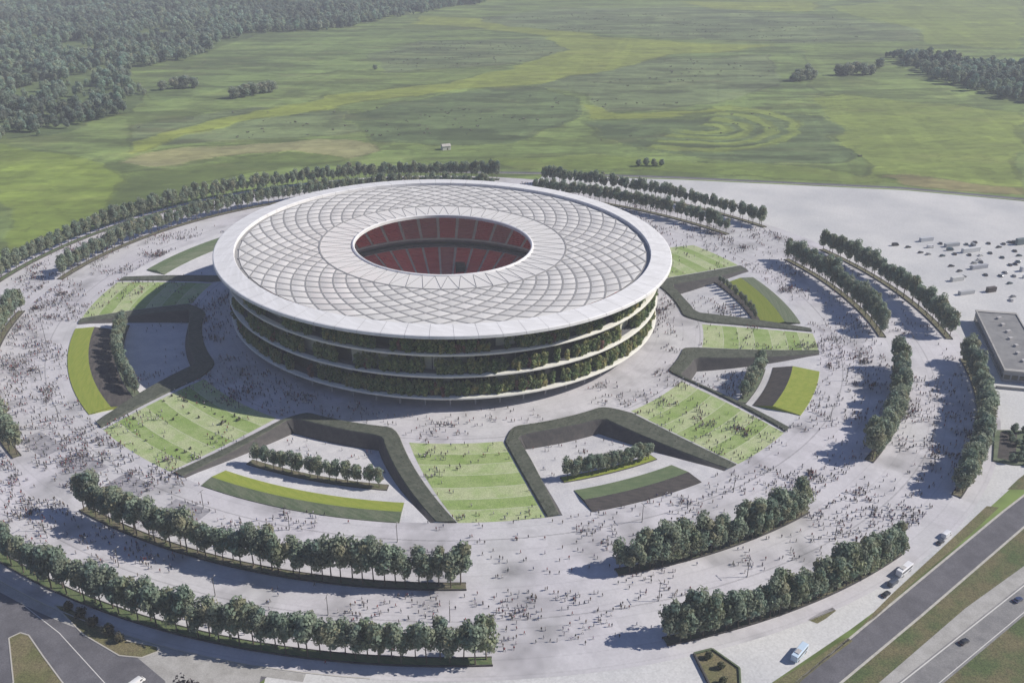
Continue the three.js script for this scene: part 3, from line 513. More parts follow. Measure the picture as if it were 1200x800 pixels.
// balcony planting: shrubs of many sizes along the three storeys
{
  const RB = rng(808), kinds = [crown(301, { n: 170, rx: 1.8, ry: 3.2, cy: 3.1, size: 0.95, clumps: 7, base: [0.135, 0.21, 0.065] }), crown(302, { n: 170, rx: 1.9, ry: 3.6, cy: 3.4, size: 0.95, clumps: 8, base: [0.20, 0.26, 0.085] }), crown(303, { n: 150, rx: 1.8, ry: 2.7, cy: 2.6, size: 0.95, clumps: 6, base: [0.30, 0.31, 0.11] }), crown(304, { n: 150, rx: 1.7, ry: 2.7, cy: 2.6, size: 0.9, clumps: 6, base: [0.2, 0.085, 0.06] })];
  [[8, 10.8], [20.6, 10.6], [32.8, 9.6]].forEach(([y, h], k) => {
    const L = kinds.map(() => []);
    for (let t = 0; t < 360; t += 0.62) {
      const d = fbm(N1, t / 5 + k * 31, k * 17, 3); if (d > (k > 0 ? 0.585 : 0.64)) continue;
      const v = RB() < 0.045 ? 3 : RB() < 0.16 ? 2 : RB() < 0.5 ? 1 : 0, full = (0.72 + 0.42 * fbm(N2, t / 3, k * 9, 2)) * h / 6.6 * (0.8 + 0.3 * RB());
      const s = 0.85 + 0.35 * RB(); L[v].push({ p: P(129.0 + RB() * 2.6, t + (RB() - 0.5) * 0.5, y), a: RB() * 6.28, s, sy: Math.min(full / s, (h - 0.4) / (6.9 * s)) });
    }
    kinds.forEach((g, v) => L[v].length && instanced('balcony_planting', g, leafInst, L[v], stadium));
  });
}
// low planting on the wall tops and loose shrubs on the lawns
{
  const R = rng(515), low = [crown(501, { n: 46, rx: 1.1, ry: 0.9, cy: 0.7, size: 0.8, clumps: 4, base: [0.075, 0.098, 0.058] }), crown(502, { n: 46, rx: 1.2, ry: 0.8, cy: 0.6, size: 0.8, clumps: 4, base: [0.105, 0.115, 0.072] })];
  const walls = scene.children.filter((o) => o.name.startsWith('retaining_wall'));
  COURTS.forEach((c, q) => {
    const L = [[], []], { O, F } = c.paths;
    for (let k = 0; k < 160; k++) {
      const i = Math.floor(R() * (O.length - 1)), s = R(), o = P(...O[i]).lerp(P(...O[i + 1]), s), f = P(...F[i]).lerp(P(...F[i + 1]), s), p = o.lerp(f, 0.06 + 0.42 * R()); p.y = 0.75;
      L[k % 2].push({ p, a: R() * 6, s: 0.22 + 0.22 * R(), sy: 0.6 });
    }
    L.forEach((l, v) => instanced('wall_top_shrubs', low[v], leaf, l, walls[q]));
  });
  const lawns = scene.children.filter((o) => o.name.startsWith('striped_lawn'));
  LAWNS.forEach((l, q) => {
    const L = []; for (let k = 0; k < (q === 1 ? 50 : 0); k++) { const r = 168 + R() * 52, u = (r - l.ri) / (R_OUT - l.ri), a = l.i[0] + (l.o[0] - l.i[0]) * u + 0.8, b = l.i[1] + (l.o[1] - l.i[1]) * u - 0.8, t = a + (b - a) * R(); const p = P(r, t, 0); if (fbm(N2, p.x / 9, p.z / 9, 2) < 0.52) continue; L.push({ p, a: R() * 6, s: 0.4 + 0.4 * R(), sy: 1 + R() }); }
    if (L.length) instanced('lawn_shrubs', low[1], leaf, L, lawns[q]);
  });
}
// woods beyond the fields
{
  const woods = [['left_wood', [[-760, -380], [-520, -440], [-470, -480], [-411, -517], [-374, -629], [-393, -738], [-469, -943], [-388, -1065], [-363, -1330], [-187, -1395], [-59, -1622], [101, -1849], [230, -2350], [-1500, -2350], [-1500, -800]], 9.5, 'wide mixed wood with ragged edge beyond the fields'], ['right_wood', [[751, -1027], [733, -900], [732, -823], [743, -721], [764, -631], [860, -590], [1300, -640], [1300, -830], [1000, -830], [850, -900], [800, -1000]], 9, 'dense belt of dark trees beyond the parking lot fields']];
  for (const [nm, poly, step, lab] of woods) {
    const R = rng(nm.length * 77), L = crowns.map(() => []), xs = poly.map((p) => p[0]), zs = poly.map((p) => p[1]);
    for (let x = Math.min(...xs); x < Math.max(...xs); x += step) for (let z = Math.min(...zs); z < Math.max(...zs); z += step) {
      const px = x + (R() - 0.5) * step * 1.2, pz = z + (R() - 0.5) * step * 1.2; if (!inside(px + (N1(px / 20, pz / 20) - 0.5) * 34, pz + (N2(px / 20, pz / 20) - 0.5) * 34, poly)) continue;
      if (!inView(new THREE.Vector3(px, 8, pz), 1.12)) continue;
      const dn = fbm(N3, px / 45, pz / 45, 3), dk = fbm(N2, px / 120 + 7, pz / 50, 2); if (dn < 0.47 && R() < (nm === 'right_wood' ? 0.25 : 0.92)) continue;
      const s = (R() < 0.18 ? 1.25 : 0.45 + 0.7 * R()) * (0.55 + dn), h = (0.8 + 0.5 * R()) * (dk > 0.6 ? 0.7 : 1.1); L[Math.floor(R() * V)].push({ p: new THREE.Vector3(px, -1.4, pz), a: R() * 6.28, s: s * 1.1, sy: 0.82 + 0.2 * R(), c: rgb(h * (0.86 + 0.2 * R()), h * 1.06, h * (0.95 + 0.25 * R())) });
    }
    const g = new THREE.Group(); g.name = 'wood'; g.userData = { kind: 'stuff', label: lab, category: 'wood' };
    L.forEach((l, v) => l.length && instanced('crowns', crowns[v], leafInst, l, g)); top(g);
  }
  // scrub in the marshy parts of the fields
  {
    const R = rng(616), g = crown(503, { n: 60, rx: 2.6, ry: 1.7, cy: 1.3, size: 1.5, clumps: 5, base: [0.19, 0.22, 0.15] }), L = [];
    const polys = FIELDS.filter(([k]) => k === 'greyg' || k === 'dgreen').map((f) => f[1]);
    for (let k = 0; k < 60000 && L.length < 500; k++) { const x = -500 + R() * 1500, z = -360 - R() * 1300; if (fbm(N3, x / 90, z / 45, 3) < 0.55 || !polys.some((q) => inside(x, z, q))) continue; L.push({ p: new THREE.Vector3(x, -0.1, z), a: R() * 6, s: 0.35 + 0.5 * R(), sy: 0.55 }); }
    const m = instanced('scrub', g, leaf, L); m.userData.label = 'low grey-green scrub dotted over the marshy meadow'; m.userData.category = 'scrub';
  }
  // single trees and copses in the fields
  const spots = [[-372, -764, 1.1, 'c1'], [-358, -772, 1.35, 'c1'], [-345, -776, 1.5, 'c1'], [-333, -779, 1.3, 'c1'], [-265, -703, 1.3, 'c2'], [-254, -710, 1.5, 'c2'], [-244, -722, 1.5, 'c2'], [-234, -735, 1.3, 'c2'], [-225, -744, 1.35, 'c2'], [514, -795, 1.2, 'c3'], [524, -800, 1.45, 'c3'], [536, -806, 1.35, 'c3'], [548, -812, 1.2, 'c3'], [560, -860, 1.2, 'c3'], [600, -842, 1.4, 'c4'], [612, -838, 1.55, 'c4'], [625, -850, 1.6, 'c4'], [638, -842, 1.5, 'c4'], [650, -846, 1.3, 'c4'], [640, -880, 1.2, 'c4'], [690, -905, 1.3, 'c4'], [-95, -914, 0.7, 's'], [195, -341, 0.62, 'b'], [203, -343, 0.7, 'b'], [211, -342, 0.66, 'b'], [218, -341, 0.6, 'b']];
  const lab = { c1: 'broad tree of the small copse nearest the wide wood edge', c2: 'broad tree of the long copse standing alone in the meadow', c3: 'broad tree of the copse on the marsh side before the dark tree belt', c4: 'broad tree of the copse next to the dark tree belt', s: 'small lone round tree in the open marshy meadow', b: 'bushy low tree beside the far road' };
  const R = rng(31); spots.forEach(([x, z, s, k]) => { const g = treeProto[Math.floor(R() * V)].clone(); g.name = 'field_tree'; const e = k === 'b' ? 1.25 : 1.5; g.position.set(x, -3.4 * s * 0.85, z); g.rotation.y = R() * 6; g.scale.set(s * e, s * 0.95, s * e); tag(g, lab[k], 'tree', k === 's' ? undefined : 'trees of the ' + lab[k].slice(lab[k].indexOf(' of the ') > 0 ? lab[k].indexOf(' of the ') + 8 : 0)); top(g); });
  // trees and bushes at the junction
  const dk = new THREE.Group(); dk.name = 'dark_tree'; part('trunk', trunks[1], M.trunk, dk); part('crown', crown(401, { n: 900, rx: 4.6, ry: 4.2, cy: 6.8, base: [0.045, 0.035, 0.04] }), leaf, dk); dk.position.set(-88, 0, 322); tag(dk, 'dark purple-leaved tree at the junction footway', 'tree'); top(dk);
  [[-143, 271.5, 0.3], [-137, 276, 0.36], [-131, 280.5, 0.34], [-124, 286, 0.38], [-119, 290, 0.33]].forEach(([x, z, s], i) => { const b = new THREE.Group(); b.name = 'bush'; part('stem', trunks[i % V], M.trunk, b); part('foliage', crown(410 + i, { n: 500, rx: 6, ry: 4.6, cy: 5.2, size: 1.8, base: [0.09, 0.085, 0.035] }), leaf, b); b.position.set(x, 0.02, z); b.scale.setScalar(s); tag(b, 'olive bush on the dry grass island by the junction road', 'bush', 'bushes on the junction island'); top(b); });
}
// ---------------------------------------------------------------- long building, hedge pit, planted island
{
  const b = thing('service_building', 'long low building with grey flat roof beside the parking lot', 'building'), cs = [[334, 39], [357, 45], [330, 126], [307, 119]], H = 7;
  part('wall', slab(cs, -0.1, H - 0.6), std({ map: mottled([0.28, 0.29, 0.32], [0.34, 0.35, 0.37], 20, { grain: 0.06, seed: 41 }) }), b);
  const cx = 332, cz = 82, ins = (k) => cs.map(([x, z]) => [cx + (x - cx) * k, cz + (z - cz) * k]);
  part('roof', slab(ins(0.955), H - 0.62, H - 0.2), std({ map: mottled([0.19, 0.19, 0.195], [0.25, 0.25, 0.25], 26, { grain: 0.12, seed: 42 }) }), b);
  const o = ins(1.02), i2 = ins(0.957);
  for (let k = 0; k < 4; k++) { const q = (k + 1) % 4; part('parapet', slab([o[k], o[q], i2[q], i2[k]], H - 0.66, H + 0.35), M.shoulder, b); }
  const win = (a, c, n) => { for (let k = 0; k < n; k++) { const s = (k + 0.5) / n, x = a[0] + (c[0] - a[0]) * s, z = a[1] + (c[1] - a[1]) * s, L = Math.hypot(c[0] - a[0], c[1] - a[1]) / n; const g = new THREE.BoxGeometry(L * 0.78, 2.6, 0.3); g.rotateY(-Math.atan2(c[1] - a[1], c[0] - a[0])); g.translate(x, 3, z); part('window', g, M.glassDark, b); } };
  win(cs[3], cs[2], 6); win(cs[0], cs[3], 18);
  const RR = rng(3); for (let k = 0; k < 7; k++) { const s = 0.12 + 0.12 * k, g = new RoundedBoxGeometry(2 + RR() * 1.6, 1.4, 1.8, 1, 0.1); g.rotateY(0.32); g.translate(345 - 27 * s + RR() * 3, H + 0.4, 42 + 80 * s); part('roof_vent', g, M.concrete, b); }
  const w = thing('boundary_wall', 'pale low wall running from the grey-roofed building', 'wall'); part('wall', slab([[300, 125], [360, 142], [359.6, 143.4], [299.6, 126.4]], -0.06, 1.6, 0.05), M.kerb, w); part('coping', slab([[299.6, 124.8], [360.4, 141.7], [359.8, 143.8], [299, 126.7]], 1.6, 1.78), M.linePaint, w);
}
{
  const g = thing('hedge_pit', 'dark rectangular planted pit with kerb beside the outer tree row', 'planting bed'), pts = [[274, 170], [296, 172], [281, 203], [266, 201], [258, 197]];
  part('planting', slab(pts, -0.05, 0.8, 0.2), M.sedum, g); { const RH = rng(12), l = []; for (let k = 0; k < 90; k++) { const x = 258 + RH() * 38, z = 170 + RH() * 33; if (inside(x, z, pts) && x + z * 0.6 > 383) l.push({ p: new THREE.Vector3(x, 0.5, z), a: RH() * 6, s: 0.28 + 0.15 * RH(), sy: 0.8 }); } instanced('shrubs', crowns[0], leaf, l, g); } part('soil', sheet([[276, 172], [284, 173], [268, 199], [261, 195.5]], 0.83), M.darkBed, g);
  const h = thing('planted_island', 'small hedge-edged planted island at the forecourt below the outer tree row', 'planting bed'), q = [[84.5, 310.5], [91.5, 308.8], [98.5, 318.5], [95, 332], [87, 332]];
  part('soil', slab(q, -0.05, 0.35, 0.1), M.vergeDry, h);
  for (let k = 0; k < 5; k++) { const a = q[k], b = q[(k + 1) % 5], d = Math.hypot(a[0] - b[0], a[1] - b[1]); const e = new RoundedBoxGeometry(d, 0.9, 0.8, 1, 0.15); e.rotateY(-Math.atan2(b[1] - a[1], b[0] - a[0])); e.translate((a[0] + b[0]) / 2, 0.5, (a[1] + b[1]) / 2); part('hedge', e, k === 4 ? M.planterKerb : M.sedum, h); }
  [[89, 313], [92, 318], [91, 325]].forEach(([x, z], i) => { const s = new THREE.Group(); s.name = 'bush'; part('stem', trunks[i], M.trunk, s); part('foliage', crown(430 + i, { n: 420, rx: 5, ry: 4.2, cy: 5, size: 1.6, base: [0.08, 0.10, 0.035] }), leaf, s); s.position.set(x, 0.3, z); s.scale.setScalar(0.3); tag(s, 'rounded bush inside the hedge-edged forecourt island', 'bush', 'bushes on the forecourt island'); top(s); });
}
// small hut in the meadow
{
  const g = thing('field_hut', 'tiny pale hut alone in the meadow behind the stadium', 'hut', undefined, new THREE.Vector3(6, -0.06, -419), 0.3);
  const w = new THREE.BoxGeometry(9, 4, 6); w.translate(0, 2, 0); part('wall', w, M.linePaint, g);
  const s = new THREE.Shape([new THREE.Vector2(-3.6, 0), new THREE.Vector2(3.6, 0), new THREE.Vector2(0, 2)]), r = new THREE.ExtrudeGeometry(s, { depth: 9.6, bevelEnabled: false }); r.translate(0, 4, -4.8); r.rotateY(Math.PI / 2); part('roof', r, M.kerb, g);
  const d = new THREE.BoxGeometry(1.2, 2.2, 0.1); d.translate(1, 1.1, 3.06); part('door', d, M.trunk, g);
}

// ---------------------------------------------------------------- vehicles
const tyre = std({ color: rgb(0.03, 0.03, 0.03) }), hub = std({ color: rgb(0.45, 0.45, 0.46), roughness: 0.4, metalness: 0.5 }), glass = std({ color: rgb(0.03, 0.035, 0.04), roughness: 0.1 }), lampW = std({ color: rgb(0.8, 0.8, 0.78), roughness: 0.2 }), lampR = std({ color: rgb(0.5, 0.03, 0.03), roughness: 0.3 });
function profileBody(pts, w, bevel) { const g = new THREE.ExtrudeGeometry(new THREE.Shape(pts.map((p) => new THREE.Vector2(...p))), { depth: w - 2 * bevel, bevelEnabled: true, bevelSize: bevel, bevelThickness: bevel, bevelOffset: -bevel, bevelSegments: 2, curveSegments: 4 }); g.translate(0, 0, -w / 2 + bevel); return toCreasedNormals(g, 0.6); }
function wheels(g, xs, w, r) { for (const x of xs) for (const s of [-1, 1]) { const t = new THREE.CylinderGeometry(r, r, 0.24, 14); t.rotateX(Math.PI / 2); t.translate(x, r, s * (w / 2 - 0.1)); const m = part('wheel', t, tyre, g), h = new THREE.CylinderGeometry(r * 0.55, r * 0.6, 0.26, 10); h.rotateX(Math.PI / 2); h.translate(x, r, s * (w / 2 - 0.09)); part('hub_cap', h, hub, m); } }
const box = (x, y, z, a, b, c) => { const g = new THREE.BoxGeometry(x, y, z); g.translate(a, b, c); return g; };
function car(color, label, group, [x, z], turn, y = 0) {
  const g = thing('car', label, 'car', group, new THREE.Vector3(x, y, z), turn), paint = new THREE.MeshPhysicalMaterial({ color: rgb(...color), roughness: 0.4, clearcoat: 0.7, clearcoatRoughness: 0.1 });
  part('body', profileBody([[-2.2, 0.3], [2.2, 0.3], [2.25, 0.65], [2.1, 0.8], [1.15, 0.95], [-1.9, 0.98], [-2.22, 0.85]], 1.8, 0.09), paint, g);
  part('window', profileBody([[1.05, 0.94], [0.4, 1.4], [-1.3, 1.42], [-1.85, 0.96]], 1.62, 0.06), glass, g);
  part('roof', profileBody([[0.35, 1.39], [0.1, 1.47], [-1.1, 1.47], [-1.35, 1.4]], 1.5, 0.04), paint, g);
  wheels(g, [-1.35, 1.4], 1.8, 0.33);
  for (const s of [-1, 1]) { part('headlight', box(0.08, 0.16, 0.34, 2.22, 0.66, s * 0.62), lampW, g); part('tail_light', box(0.08, 0.16, 0.34, -2.2, 0.76, s * 0.62), lampR, g); }
  return g;
}
function bus(color, label, [x, z], turn, L = 11) {
  const g = thing('bus', label, 'bus', undefined, new THREE.Vector3(x, 0, z), turn), paint = new THREE.MeshPhysicalMaterial({ color: rgb(...color), roughness: 0.35, clearcoat: 0.6 });
  const b = new RoundedBoxGeometry(L, 2.6, 2.5, 2, 0.22); b.translate(0, 1.75, 0); part('body', b, paint, g);
  for (let i = 0; i < 6; i++) for (const s of [-1, 1]) part('side_window', box(L / 7.2, 0.95, 0.06, -L / 2 + L * (i + 0.9) / 7, 2.05, s * 1.25), glass, g);
  part('windscreen', box(0.08, 1.3, 2.1, L / 2, 1.95, 0), glass, g); part('roof_unit', box(2.4, 0.3, 1.6, -1.5, 3.15, 0), M.concrete, g);
  wheels(g, [-L * 0.3, L * 0.32], 2.5, 0.48); for (const s of [-1, 1]) part('headlight', box(0.06, 0.2, 0.35, L / 2 + 0.01, 0.85, s * 0.9), lampW, g);
}
function van(color, label, group, [x, z], turn) {
  const g = thing('van', label, 'van', group, new THREE.Vector3(x, 0, z), turn), paint = new THREE.MeshPhysicalMaterial({ color: rgb(...color), roughness: 0.45, clearcoat: 0.5 });
  part('body', profileBody([[-2.8, 0.35], [2.7, 0.35], [2.8, 0.9], [2.4, 1.2], [1.6, 2.2], [-2.7, 2.3]], 2.0, 0.1), paint, g);
  part('windscreen', profileBody([[2.38, 1.24], [1.66, 2.12], [1.62, 2.0], [2.3, 1.2]], 1.9, 0.01), glass, g); for (const s of [-1, 1]) part('side_window', box(0.9, 0.55, 0.05, 1.2, 1.6, s * 1.0), glass, g);
  wheels(g, [-1.75, 1.75], 2.0, 0.36);
}
const hw = Math.atan2(90, 125);
bus([0.55, 0.68, 0.80], 'pale blue and white bus on the forecourt beside the hedge island', [121.5, 313.6], hw + 0.15, 9);
bus([0.78, 0.79, 0.82], 'white bus pulled up at the verge end of the outer tree row', [179, 272.5], hw, 9);
van([0.05, 0.065, 0.10], 'dark blue van just behind the white bus on the verge', undefined, [171.5, 279], hw);
car([0.03, 0.03, 0.035], 'black car behind the dark blue van at the verge', undefined, [166, 285], hw);
van([0.72, 0.73, 0.76], 'white van parked by the verge beyond the white bus', undefined, [207.5, 251], hw);
car([0.05, 0.055, 0.07], 'dark grey car tailing the white van by the verge', undefined, [202.5, 255.5], hw);
car([0.02, 0.022, 0.028], 'black car driving on the pale far carriageway near a white lane line', undefined, [183, 311.5], hw - 0.15, 0);
car([0.03, 0.05, 0.13], 'dark blue car driving on the pale far carriageway', undefined, [215, 291.5], hw - 0.15, 0);
van([0.75, 0.75, 0.74], 'white van entering the junction by the purple tree', undefined, [-107, 311], 0.9);
{
  const R = rng(66), sp = [[355, -96], [359, -84], [363, -80], [372, -95], [372, -76], [368, -55], [369, -45], [407, -97], [401, -75], [415, -70], [417, -56], [443, -101], [381, 3], [376, 9], [430, -73], [347, -101], [366, -34], [388, -60], [395, -66], [384, -88], [425, -92], [436, -60], [400, -40], [410, -30], [392, -20], [420, -15]];
  const cols = [[[0.03, 0.03, 0.034], 'black'], [[0.08, 0.085, 0.095], 'dark grey'], [[0.30, 0.31, 0.32], 'silver'], [[0.70, 0.70, 0.69], 'white'], [[0.05, 0.09, 0.11], 'dark teal']];
  sp.forEach(([x, z], i) => { const [c, n] = cols[i % 5]; i % 4 === 3 ? van(c, `${n} van parked on the open parking lot`, `${n} vans on the parking lot`, [x, z], R() < 0.5 ? 0.1 : 1.5) : car(c, `${n} car parked on the open parking lot`, `${n} cars on the parking lot`, [x, z], R() < 0.6 ? 0.15 + R() * 0.2 : 1.4 + R() * 0.2, 0); });
  for (let k = 0; k < 46; k++) { const row = k % 4, x = 384 + Math.floor(k / 4) * 9.5 + (R() - 0.5) * 3, z = -104 + row * 22 + (k % 3) * 3 + (R() - 0.5) * 4; if (R() < 0.2 || !inView(new THREE.Vector3(x, 0, z), 1)) continue; const [c, n] = cols[Math.floor(R() * 5)]; car(c, `${n} car parked on the open parking lot`, `${n} cars on the parking lot`, [x, z], 1.35 + R() * 0.25); }
  // site cabins and container stacks on the lot
  [[371, -7, 7, 3.4, [0.10, 0.085, 0.08], 'dark brown site cabin near the grey-roofed building'], [390, -97, 13, 2.6, [0.36, 0.38, 0.40], 'long pale grey container row on the parking lot'], [352, -4, 12, 2.6, [0.45, 0.46, 0.47], 'grey container behind the outer row at the lot edge'], [386, -50, 14, 2.8, [0.40, 0.41, 0.44], 'long light blue-grey trailer on the parking lot'], [446, -98, 10, 5, [0.16, 0.20, 0.21], 'tall dark teal container stack at the lot edge'], [398, -84, 16, 3.4, [0.62, 0.63, 0.63], 'long white trailer in the middle of the parking lot'], [420, -44, 15, 3.4, [0.55, 0.56, 0.58], 'pale grey trailer near the far car row'], [358, -28, 10, 3, [0.60, 0.60, 0.58], 'white site cabin close to the outer tree row'], [376, -110, 12, 3, [0.5, 0.52, 0.55], 'pale blue-grey trailer at the empty end of the lot'], [409, -8, 12, 3, [0.66, 0.66, 0.65], 'white trailer beside the brown site cabin']].forEach(([x, z, L, h, c, lab]) => {
    const g = thing('site_container', lab, 'container', undefined, new THREE.Vector3(x, 0, z), 0.25), m = std({ color: rgb(...c), roughness: 0.6 });
    part('shell', new RoundedBoxGeometry(L, h, 2.6, 1, 0.06).translate(0, h / 2 + 0.05, 0), m, g); for (let k = 0; k < 9; k++) part('side_rib', box(0.12, h * 0.9, 0.06, -L / 2 + L * (k + 0.5) / 9, h / 2, 1.32), m, g); part('door', box(0.06, h * 0.85, 2.2, L / 2 + 0.03, h / 2, 0), m, g);
  });
}

// ---------------------------------------------------------------- lamp posts on the plaza
{
  const proto = new THREE.Group(); proto.name = 'lamp_post';
  part('pole', new THREE.CylinderGeometry(0.1, 0.16, 9, 8).translate(0, 4.5, 0), M.planterKerb, proto); part('foot', new THREE.CylinderGeometry(0.3, 0.36, 0.4, 8).translate(0, 0.2, 0), M.concrete, proto);
  const arm = part('arm', box(2.4, 0.1, 0.12, 0, 8.9, 0), M.planterKerb, proto); for (const s of [-1, 1]) part('lamp_head', box(0.8, 0.14, 0.32, s * 1.4, 8.85, 0), M.shoulder, arm);
  for (const [r, ts, lab] of [[288, [58, 68, 76, 92, 101, 110, 119, 128, 144, 24, 36, 352], 'twin-headed lamp post between the inner and outer tree rows'], [242, [60, 72, 97, 108, 118, 146, 158, 170, 26, 38, 358], 'twin-headed lamp post between the crescent beds and inner tree row']]) for (const t of ts) { const g = proto.clone(); g.position.copy(P(r, t)); g.rotation.y = -t * RAD; tag(g, lab, 'lamp post', 'lamp posts: ' + lab.slice(22)); top(g); }
}

// ---------------------------------------------------------------- people
function personGeo(pose, colors) {
  const res = 32, mc = new MarchingCubes(res, new THREE.MeshBasicMaterial(), false, false, 40000); mc.isolation = 0;
  const st = pose === 0 ? 0.05 : pose === 1 ? 0.3 : 0.42, B = [], j = (x, y, z, r) => ({ v: new THREE.Vector3(x, y, z), r });
  const bone = (a, b, c) => B.push({ a, b, c });
  const hipL = j(0, 0.9, -0.1, 0.1), hipR = j(0, 0.9, 0.1, 0.1), kL = j(st * 0.75, 0.5, -0.1, 0.075), kR = j(-st * 0.3, 0.5, 0.1, 0.075), fL = j(st * 0.8, 0.1, -0.1, 0.055), fR = j(-st * 1.1, 0.12, 0.1, 0.055);
  bone(hipL, kL, 'leg'); bone(kL, fL, 'leg'); bone(hipR, kR, 'leg'); bone(kR, fR, 'leg'); bone(fL, j(fL.v.x + 0.16, 0.06, -0.11, 0.05), 'shoe'); bone(fR, j(fR.v.x + 0.15, 0.06, 0.11, 0.05), 'shoe');
  bone(j(0, 0.92, 0, 0.135), j(0.01, 1.2, 0, 0.14), 'top'); bone(j(0.01, 1.34, -0.13, 0.1), j(0.01, 1.34, 0.13, 0.1), 'top'); bone(j(0, 1.2, 0, 0.14), j(0, 1.36, 0, 0.13), 'top');
  for (const s of [-1, 1]) { const sw = s * st * 0.6, e = j(-sw * 0.4, 1.1, s * 0.25, 0.06), h = j(sw * 0.4 + 0.06, 0.88, s * 0.25, 0.055); bone(j(0, 1.38, s * 0.19, 0.075), e, 'top'); bone(e, h, 'top'); bone(h, j(h.v.x + 0.04, 0.78, s * 0.24, 0.055), 'skin'); }
  bone(j(0.01, 1.42, 0, 0.065), j(0.02, 1.55, 0, 0.065), 'skin'); bone(j(0.04, 1.6, 0, 0.095), j(0.03, 1.67, 0, 0.1), 'skin'); bone(j(0.0, 1.68, 0, 0.105), j(-0.03, 1.62, 0, 0.1), 'hair');
  const p = new THREE.Vector3(), ab = new THREE.Vector3(), ap = new THREE.Vector3();
  const dist = (b) => { ab.subVectors(b.b.v, b.a.v); ap.subVectors(p, b.a.v); const h = Math.min(1, Math.max(0, ap.dot(ab) / ab.lengthSq())); return ap.addScaledVector(ab, -h).length() - (b.a.r + (b.b.r - b.a.r) * h); };
  const S = 0.98, toW = (v, k) => [v[0] * S, v[1] * S + 0.92, v[2] * S][k];
  for (let k = 0; k < res; k++) for (let y = 0; y < res; y++) for (let x = 0; x < res; x++) {
    const q = [(x - res / 2) / (res / 2), (y - res / 2) / (res / 2), (k - res / 2) / (res / 2)]; p.set(toW(q, 0), toW(q, 1), toW(q, 2));
    let d = 1; if (Math.abs(p.z) < 0.5) for (const b of B) { const e = dist(b), kk = 0.03, hh = Math.max(kk - Math.abs(d - e), 0) / kk; d = Math.min(d, e) - hh * hh * kk * 0.25; }
    mc.field[x + y * res + k * res * res] = -d;
  }
  mc.update();
  const n = mc.count, pos = new Float32Array(n * 3), col = new Float32Array(n * 3), nor = new Float32Array(n * 3);
  for (let i = 0; i < n; i++) {
    const q = [0, 1, 2].map((c) => mc.positionArray[i * 3 + c]); for (let c = 0; c < 3; c++) { pos[i * 3 + c] = toW(q, c); nor[i * 3 + c] = mc.normalArray[i * 3 + c]; }
    p.fromArray(pos, i * 3); let best = 9, c = 'top'; for (const b of B) { const d = dist(b); if (d < best) { best = d; c = b.c; } } col.set(colors[c], i * 3);
  }
  const g = new THREE.BufferGeometry(); g.setAttribute('position', new THREE.BufferAttribute(pos, 3)); g.setAttribute('normal', new THREE.BufferAttribute(nor, 3)); g.setAttribute('color', new THREE.BufferAttribute(col, 3)); return mergeVertices(g, 1e-3);
}
const OUT = [['navy jacket and dark trousers', [0.025, 0.03, 0.06], [0.03, 0.03, 0.035]], ['black coat and grey trousers', [0.02, 0.02, 0.022], [0.09, 0.09, 0.1]], ['dark red team shirt and black trousers', [0.20, 0.02, 0.03], [0.025, 0.025, 0.03]], ['grey hooded top and blue jeans', [0.16, 0.16, 0.17], [0.045, 0.06, 0.11]], ['light lilac jacket and grey jeans', [0.34, 0.30, 0.38], [0.10, 0.10, 0.13]], ['pale shirt and dark blue jeans', [0.55, 0.54, 0.52], [0.03, 0.04, 0.08]], ['brown jacket and black trousers', [0.09, 0.055, 0.035], [0.022, 0.022, 0.024]], ['blue shirt and charcoal trousers', [0.05, 0.09, 0.22], [0.05, 0.05, 0.055]], ['dark green parka and dark jeans', [0.03, 0.045, 0.028], [0.03, 0.035, 0.055]]];
const skinTone = [[0.45, 0.28, 0.20], [0.36, 0.22, 0.15]], hairTone = [[0.03, 0.02, 0.015], [0.10, 0.06, 0.03], [0.02, 0.018, 0.018]];
const folk = OUT.map(([n, a, b], i) => personGeo(i % 3, { top: a.map((v) => v * 1.25 + 0.015), leg: b, shoe: [0.03, 0.03, 0.03], skin: skinTone[i % 2], hair: hairTone[i % 3] }));
const skinMat = std({ vertexColors: true, roughness: 0.85 });
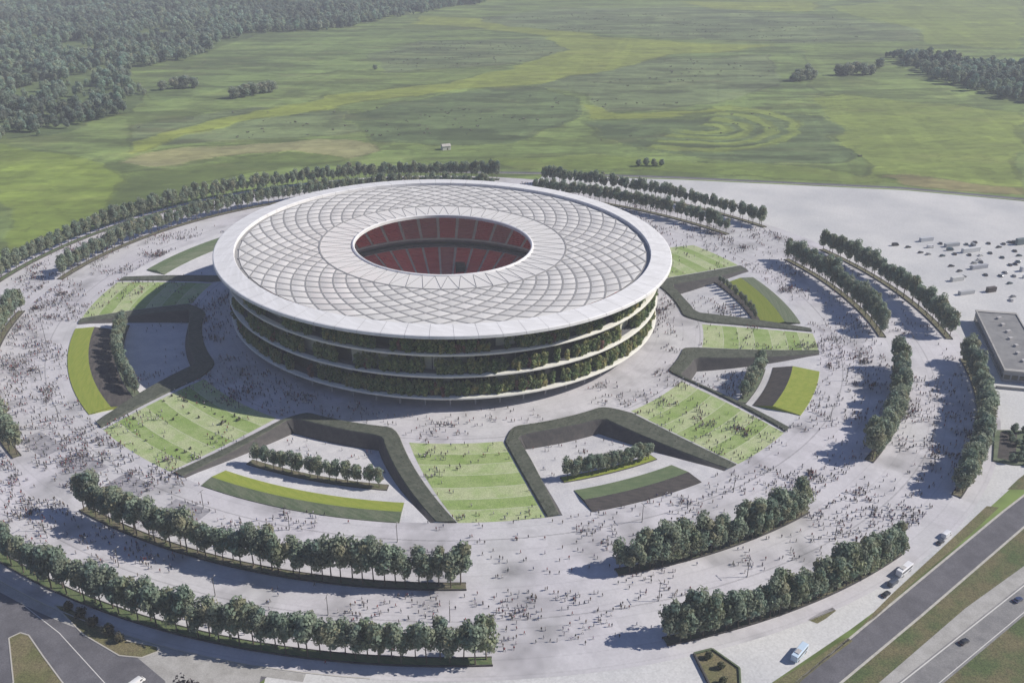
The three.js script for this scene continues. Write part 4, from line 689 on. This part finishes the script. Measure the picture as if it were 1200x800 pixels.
{
  const R = rng(9001), all = []; let guard = 0;
  let spot = null, left = 0;
  while (all.length < 14000 && guard++ < 900000) {
    let r = Math.sqrt(R() * (312 * 312 - 132 * 132) + 132 * 132), t = R() * 360, bunch = false; if (t > 226 && t < 286) continue;
    if (left > 0) { left--; const q = spot.p, d = spot.w * Math.sqrt(-2 * Math.log(1 - R() * 0.98)), a = R() * 6.283, u = Math.cos(a) * d * spot.k, v = Math.sin(a) * d; [r, t] = polar(q.x + u * spot.c - v * spot.s, q.z + u * spot.s + v * spot.c); if (r < 132 || r > 312) continue; bunch = true; }
    else if (R() < 0.05) { const a = R() * 6.283; spot = { p: P(r, t), w: 1.2 + R() * R() * 7, k: 1 + R() * 3, c: Math.cos(a), s: Math.sin(a) }; left = Math.floor(4 + R() * R() * 70); continue; }
    const p = P(r, t); let y = 0, w;
    const c = fbm(N1, p.x / 26 + 50, p.z / 26 + 50, 3), c2 = fbm(N2, p.x / 7 + 20, p.z / 7 + 20, 2);
    w = Math.pow(Math.max(0, (c - 0.36) * 2.6), 1.6) * (0.35 + Math.pow(Math.max(0, (c2 - 0.3) * 2), 2));
    const near = (k, m) => Math.abs(r - PLANT_R[k]) < m; if (near(0, 3.4) || near(1, 3.4)) continue;
    if (r > 304) w *= 0.08;
    if (r < 150) w *= 1.5;
    if (t > 100 && t < 215 && r > 228) w *= 1.9; if (t > 79 && t < 92 && r > 228 && r < 262) w *= 0.12; if (t < 60 || t > 300) w *= 1.35;
    const ct = COURTS.find((q) => inside(p.x, p.z, q.outline));
    if (ct) { const tt = t < 60 && ct.id === 'cy4' ? t + 360 : t, s = (R_OUT - r) / (R_OUT - R_FL), a = ct.f[0] + (ct.f[1] - ct.f[0]) * s + 0.6, b = ct.f[3] + (ct.f[2] - ct.f[3]) * s - 0.6; if (r < R_FL + 1 || r > 195 || tt < a || tt > b) continue; y = floorY(r); w *= 0.5; }
    else if (r > 164 && r < 228) w *= 0.8;
    if (R() > (bunch ? Math.sqrt(w) * 0.75 : w * 0.75)) continue;
    p.y = y + 0.03; all.push({ p, a: R() * 6.28, s: 0.94 + 0.12 * R(), v: Math.floor(Math.pow(R(), 1.15) * OUT.length), d: inView(p, 1) ? p.distanceTo(camera.position) : 1e6 });
  }
  all.sort((a, b) => a.d - b.d);
  all.slice(0, 300).forEach((q) => { const m = new THREE.Mesh(folk[q.v], skinMat); m.name = 'person'; m.position.copy(q.p); m.rotation.y = q.a; m.scale.setScalar(q.s); tag(m, `person in ${OUT[q.v][0]} walking across the outer plaza paving`, 'person', `visitors in ${OUT[q.v][0]}`); top(m); });
  const g = new THREE.Group(); g.name = 'crowd'; g.userData = { kind: 'stuff', label: 'crowd of visitors spread over the plaza round the stadium', category: 'crowd' };
  folk.forEach((f, v) => instanced('crowd_people', f, skinMat, all.slice(300).filter((q) => q.v === v), g)); top(g);
  console.log('people', all.length, guard, 'person tris', folk[0].index.count / 3, 'trees', trees.length);
}
renderer.render(scene, camera);
